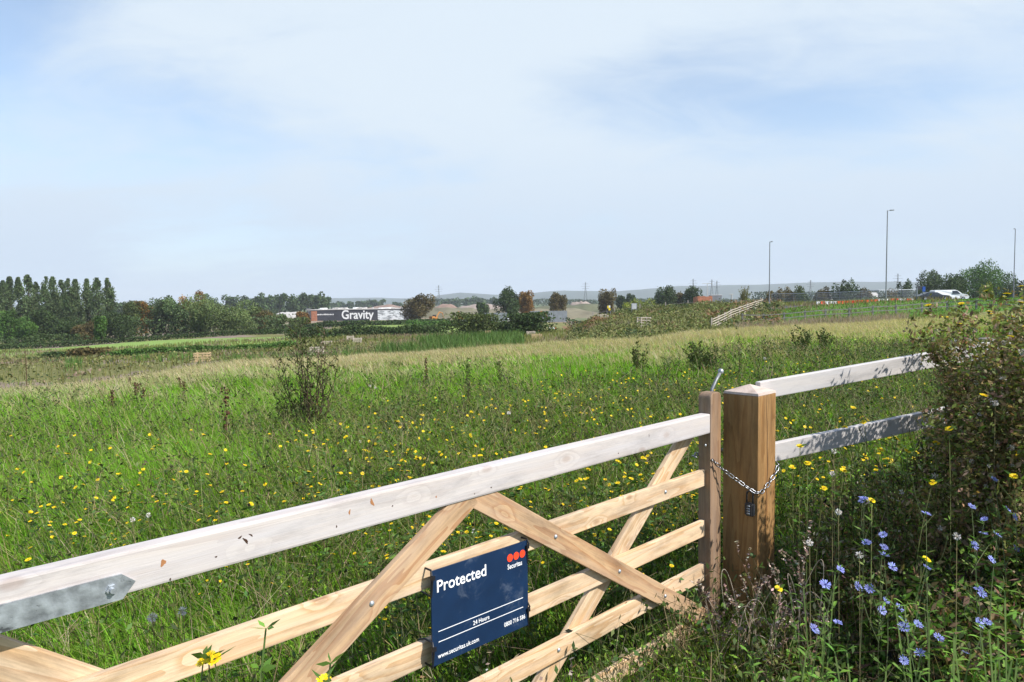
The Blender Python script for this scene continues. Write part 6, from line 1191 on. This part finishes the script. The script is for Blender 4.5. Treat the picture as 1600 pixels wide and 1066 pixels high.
# people far down on the path
def person(px, Y, rz, top, legs, lab, lean=0.0, squat=0.0):
    o = at(px, Y); root = empty('person', tuple(o), rz); tag(root, lab, 'person', 'walkers in work vests by the hollow')
    def skin(name, J, E_, rad, mat, parent):
        me = bpy.data.meshes.new(name); me.from_pydata([Vector(j) for j in J], E_, []); ob = bpy.data.objects.new(name, me); C.objects.link(ob); m = ob.modifiers.new('s', 'SKIN'); sub = ob.modifiers.new('u', 'SUBSURF'); sub.levels = 1; sub.render_levels = 1
        for i, r in enumerate(rad): me.skin_vertices[0].data[i].radius = (r, r * .8)
        me.skin_vertices[0].data[0].use_root = True
        dg = bpy.context.evaluated_depsgraph_get(); m2 = bpy.data.meshes.new_from_object(ob.evaluated_get(dg)); ob.modifiers.clear(); ob.data = m2; m2.materials.clear()
        for mm in (mat if isinstance(mat, list) else [mat]): m2.materials.append(mm)
        for p in m2.polygons: p.use_smooth = True
        ob.parent = parent; return ob
    J = [(0, 0, .95), (0, 0, 1.2), (0, 0, 1.42), (0, 0, 1.52), (0, .02, 1.66), (-.17, 0, 1.40), (-.24, .02, 1.12), (-.22, .10, .88), (.17, 0, 1.40), (.24, .02, 1.12), (.22, .12, .88), (-.1, 0, .9), (-.11, .04, .5), (-.12, 0, .06), (-.12, .14, .03), (.1, 0, .9), (.12, -.04, .5), (.13, -.1, .06), (.13, .04, .03), (-.22, .13, .80), (.22, .15, .80)]
    E_ = [(0, 1), (1, 2), (2, 3), (3, 4), (2, 5), (5, 6), (6, 7), (2, 8), (8, 9), (9, 10), (0, 11), (11, 12), (12, 13), (13, 14), (0, 15), (15, 16), (16, 17), (17, 18), (7, 19), (10, 20)]; rad = [.15, .15, .14, .06, .10, .07, .05, .035, .07, .05, .035, .1, .07, .045, .035, .1, .07, .045, .035, .03, .03]
    b = skin('body', J, E_, rad, [M_cloth, M_skin], root)
    for p in b.data.polygons: p.material_index = 1 if p.center.z > 1.5 or (p.center.z < .86 and abs(p.center.x) > .18) else 0
    skin('jacket', [(0, 0, .92), (0, 0, 1.2), (0, 0, 1.42), (-.17, 0, 1.41), (-.24, .02, 1.14), (-.22, .10, .92), (.17, 0, 1.41), (.24, .02, 1.14), (.22, .12, .92)], [(0, 1), (1, 2), (2, 3), (3, 4), (4, 5), (2, 6), (6, 7), (7, 8)], [.175, .17, .16, .09, .07, .05, .09, .07, .05], top, root)
    if legs: skin('trousers', [(0, 0, .93), (-.1, 0, .9), (-.11, .04, .5), (-.12, 0, .1), (.1, 0, .9), (.12, -.04, .5), (.13, -.1, .1)], [(0, 1), (1, 2), (2, 3), (0, 4), (4, 5), (5, 6)], [.15, .11, .085, .065, .11, .085, .065], legs, root)
    mb = MB(); mb.tube([(0, -.02, 1.66), (0, -.015, 1.73), (0, -.01, 1.775)], [.108, .10, .03], 10); mb.build('hair', M_hair, root, True); return root
person(842, 172, .4, M_hiv, M_hiv, 'person all in orange standing apart, left of the other walkers'); person(859, 174, .2, M_hiw, M_cloth, 'person in pale vest and dark trousers, left of the group of three'); person(864.5, 172, 2.8, M_hiw, M_cloth, 'person in white top, middle of the group of three on the path'); person(868, 173, 2.0, M_hiv, M_hiv, 'person in orange hi-vis at the right of the group of three')
# pylons and masts
def pylon(px, yt, Y, lab, s=1.0):
    x = xat(px, Y); g = Hs(x, Y); h = zat(px, yt, Y) - g; root = empty('pylon', (x, Y, g)); tag(root, lab, 'pylon', 'electricity pylons on the horizon'); mb = MB(); r = .16 * Y / 1000; b = h * .09; P0, P1 = [], []
    lv = [0, .25, .45, .62, .75, .86, 1.0]; wd = [b * (1 - .82 * min(1, l / .75)) for l in lv]
    for i in range(len(lv) - 1):
        c0 = [(sx * wd[i], sy * wd[i], lv[i] * h) for sx, sy in ((-1, -1), (1, -1), (1, 1), (-1, 1))]; c1 = [(sx * wd[i + 1], sy * wd[i + 1], lv[i + 1] * h) for sx, sy in ((-1, -1), (1, -1), (1, 1), (-1, 1))]
        for a in range(4): P0 += [c0[a], c0[a], c1[a]]; P1 += [c1[a], c1[(a + 1) % 4], c1[(a + 1) % 4]]
    mb.segs(P0, P1, r, r, (.16, .17, .18)); mb.build('lattice_tower', M_bark, root)
    for l, a in ((.72, .15), (.82, .19), (.92, .13)): mb = MB(); mb.segs([(-h * a, 0, h * l)], [(h * a, 0, h * l)], r * 1.2, r * 1.2, (.16, .17, .18)); mb.build('cross_arm', M_bark, root)
for px, yt, Y, lab in ((686, 446, 1500, 'pylon left of centre, above the pinkish earth heap'), (915, 441, 1450, 'pylon above the small pale heap, right of the central trees'), (1083, 436, 1700, 'faint pylon above the dark tree behind the brick hut'), (1112, 437, 1500, 'left pylon of the tight pair right of the brick hut'), (1120, 439, 1550, 'right pylon of the tight pair right of the brick hut'), (1266, 438, 1300, 'faint pylon between the first and middle lamp posts'), (1402, 428, 1500, 'faint tall pylon just right of the middle lamp post')): pylon(px, yt, Y, lab)
def tpole(px, yt, Y, lab, w_=1.4):
    o = at(px, Y); h = zat(px, yt, Y) - o.z; mb = MB(); mb.tube([(0, 0, -.2), (0, 0, h)], [.3, .2], 6, (.45, .45, .43)); mb.segs([(-w_ * 2.2, 0, h)], [(w_ * 2.2, 0, h)], .14, .14, (.45, .45, .43)); mb.build('telegraph_pole', M_bark, loc=tuple(o), label=lab, cat='pole')
tpole(1105, 443, 420, 'pale T-shaped pole standing above the container'); tpole(1143, 460, 220, 'short pale post right of the container', .3)

# ------------------------------------------------------------------ the air
def haze():
    mb = MB(); mb.box((-9000, -300, -11), (9000, 8000, 170)); m = bpy.data.materials.new('haze'); m.use_nodes = True; t = m.node_tree; t.nodes.clear(); o = N(t, 'ShaderNodeOutputMaterial'); v = N(t, 'ShaderNodeVolumePrincipled'); v.inputs['Density'].default_value = HAZE; v.inputs['Color'].default_value = (.86, .93, 1.0, 1); v.inputs['Anisotropy'].default_value = 0.0
    t.links.new(v.outputs[0], o.inputs['Volume']); mb.build('haze', m, kind='stuff', label='thin pale blue haze over the distant plain and hills', cat='haze')
HAZE = 0.00013
haze()
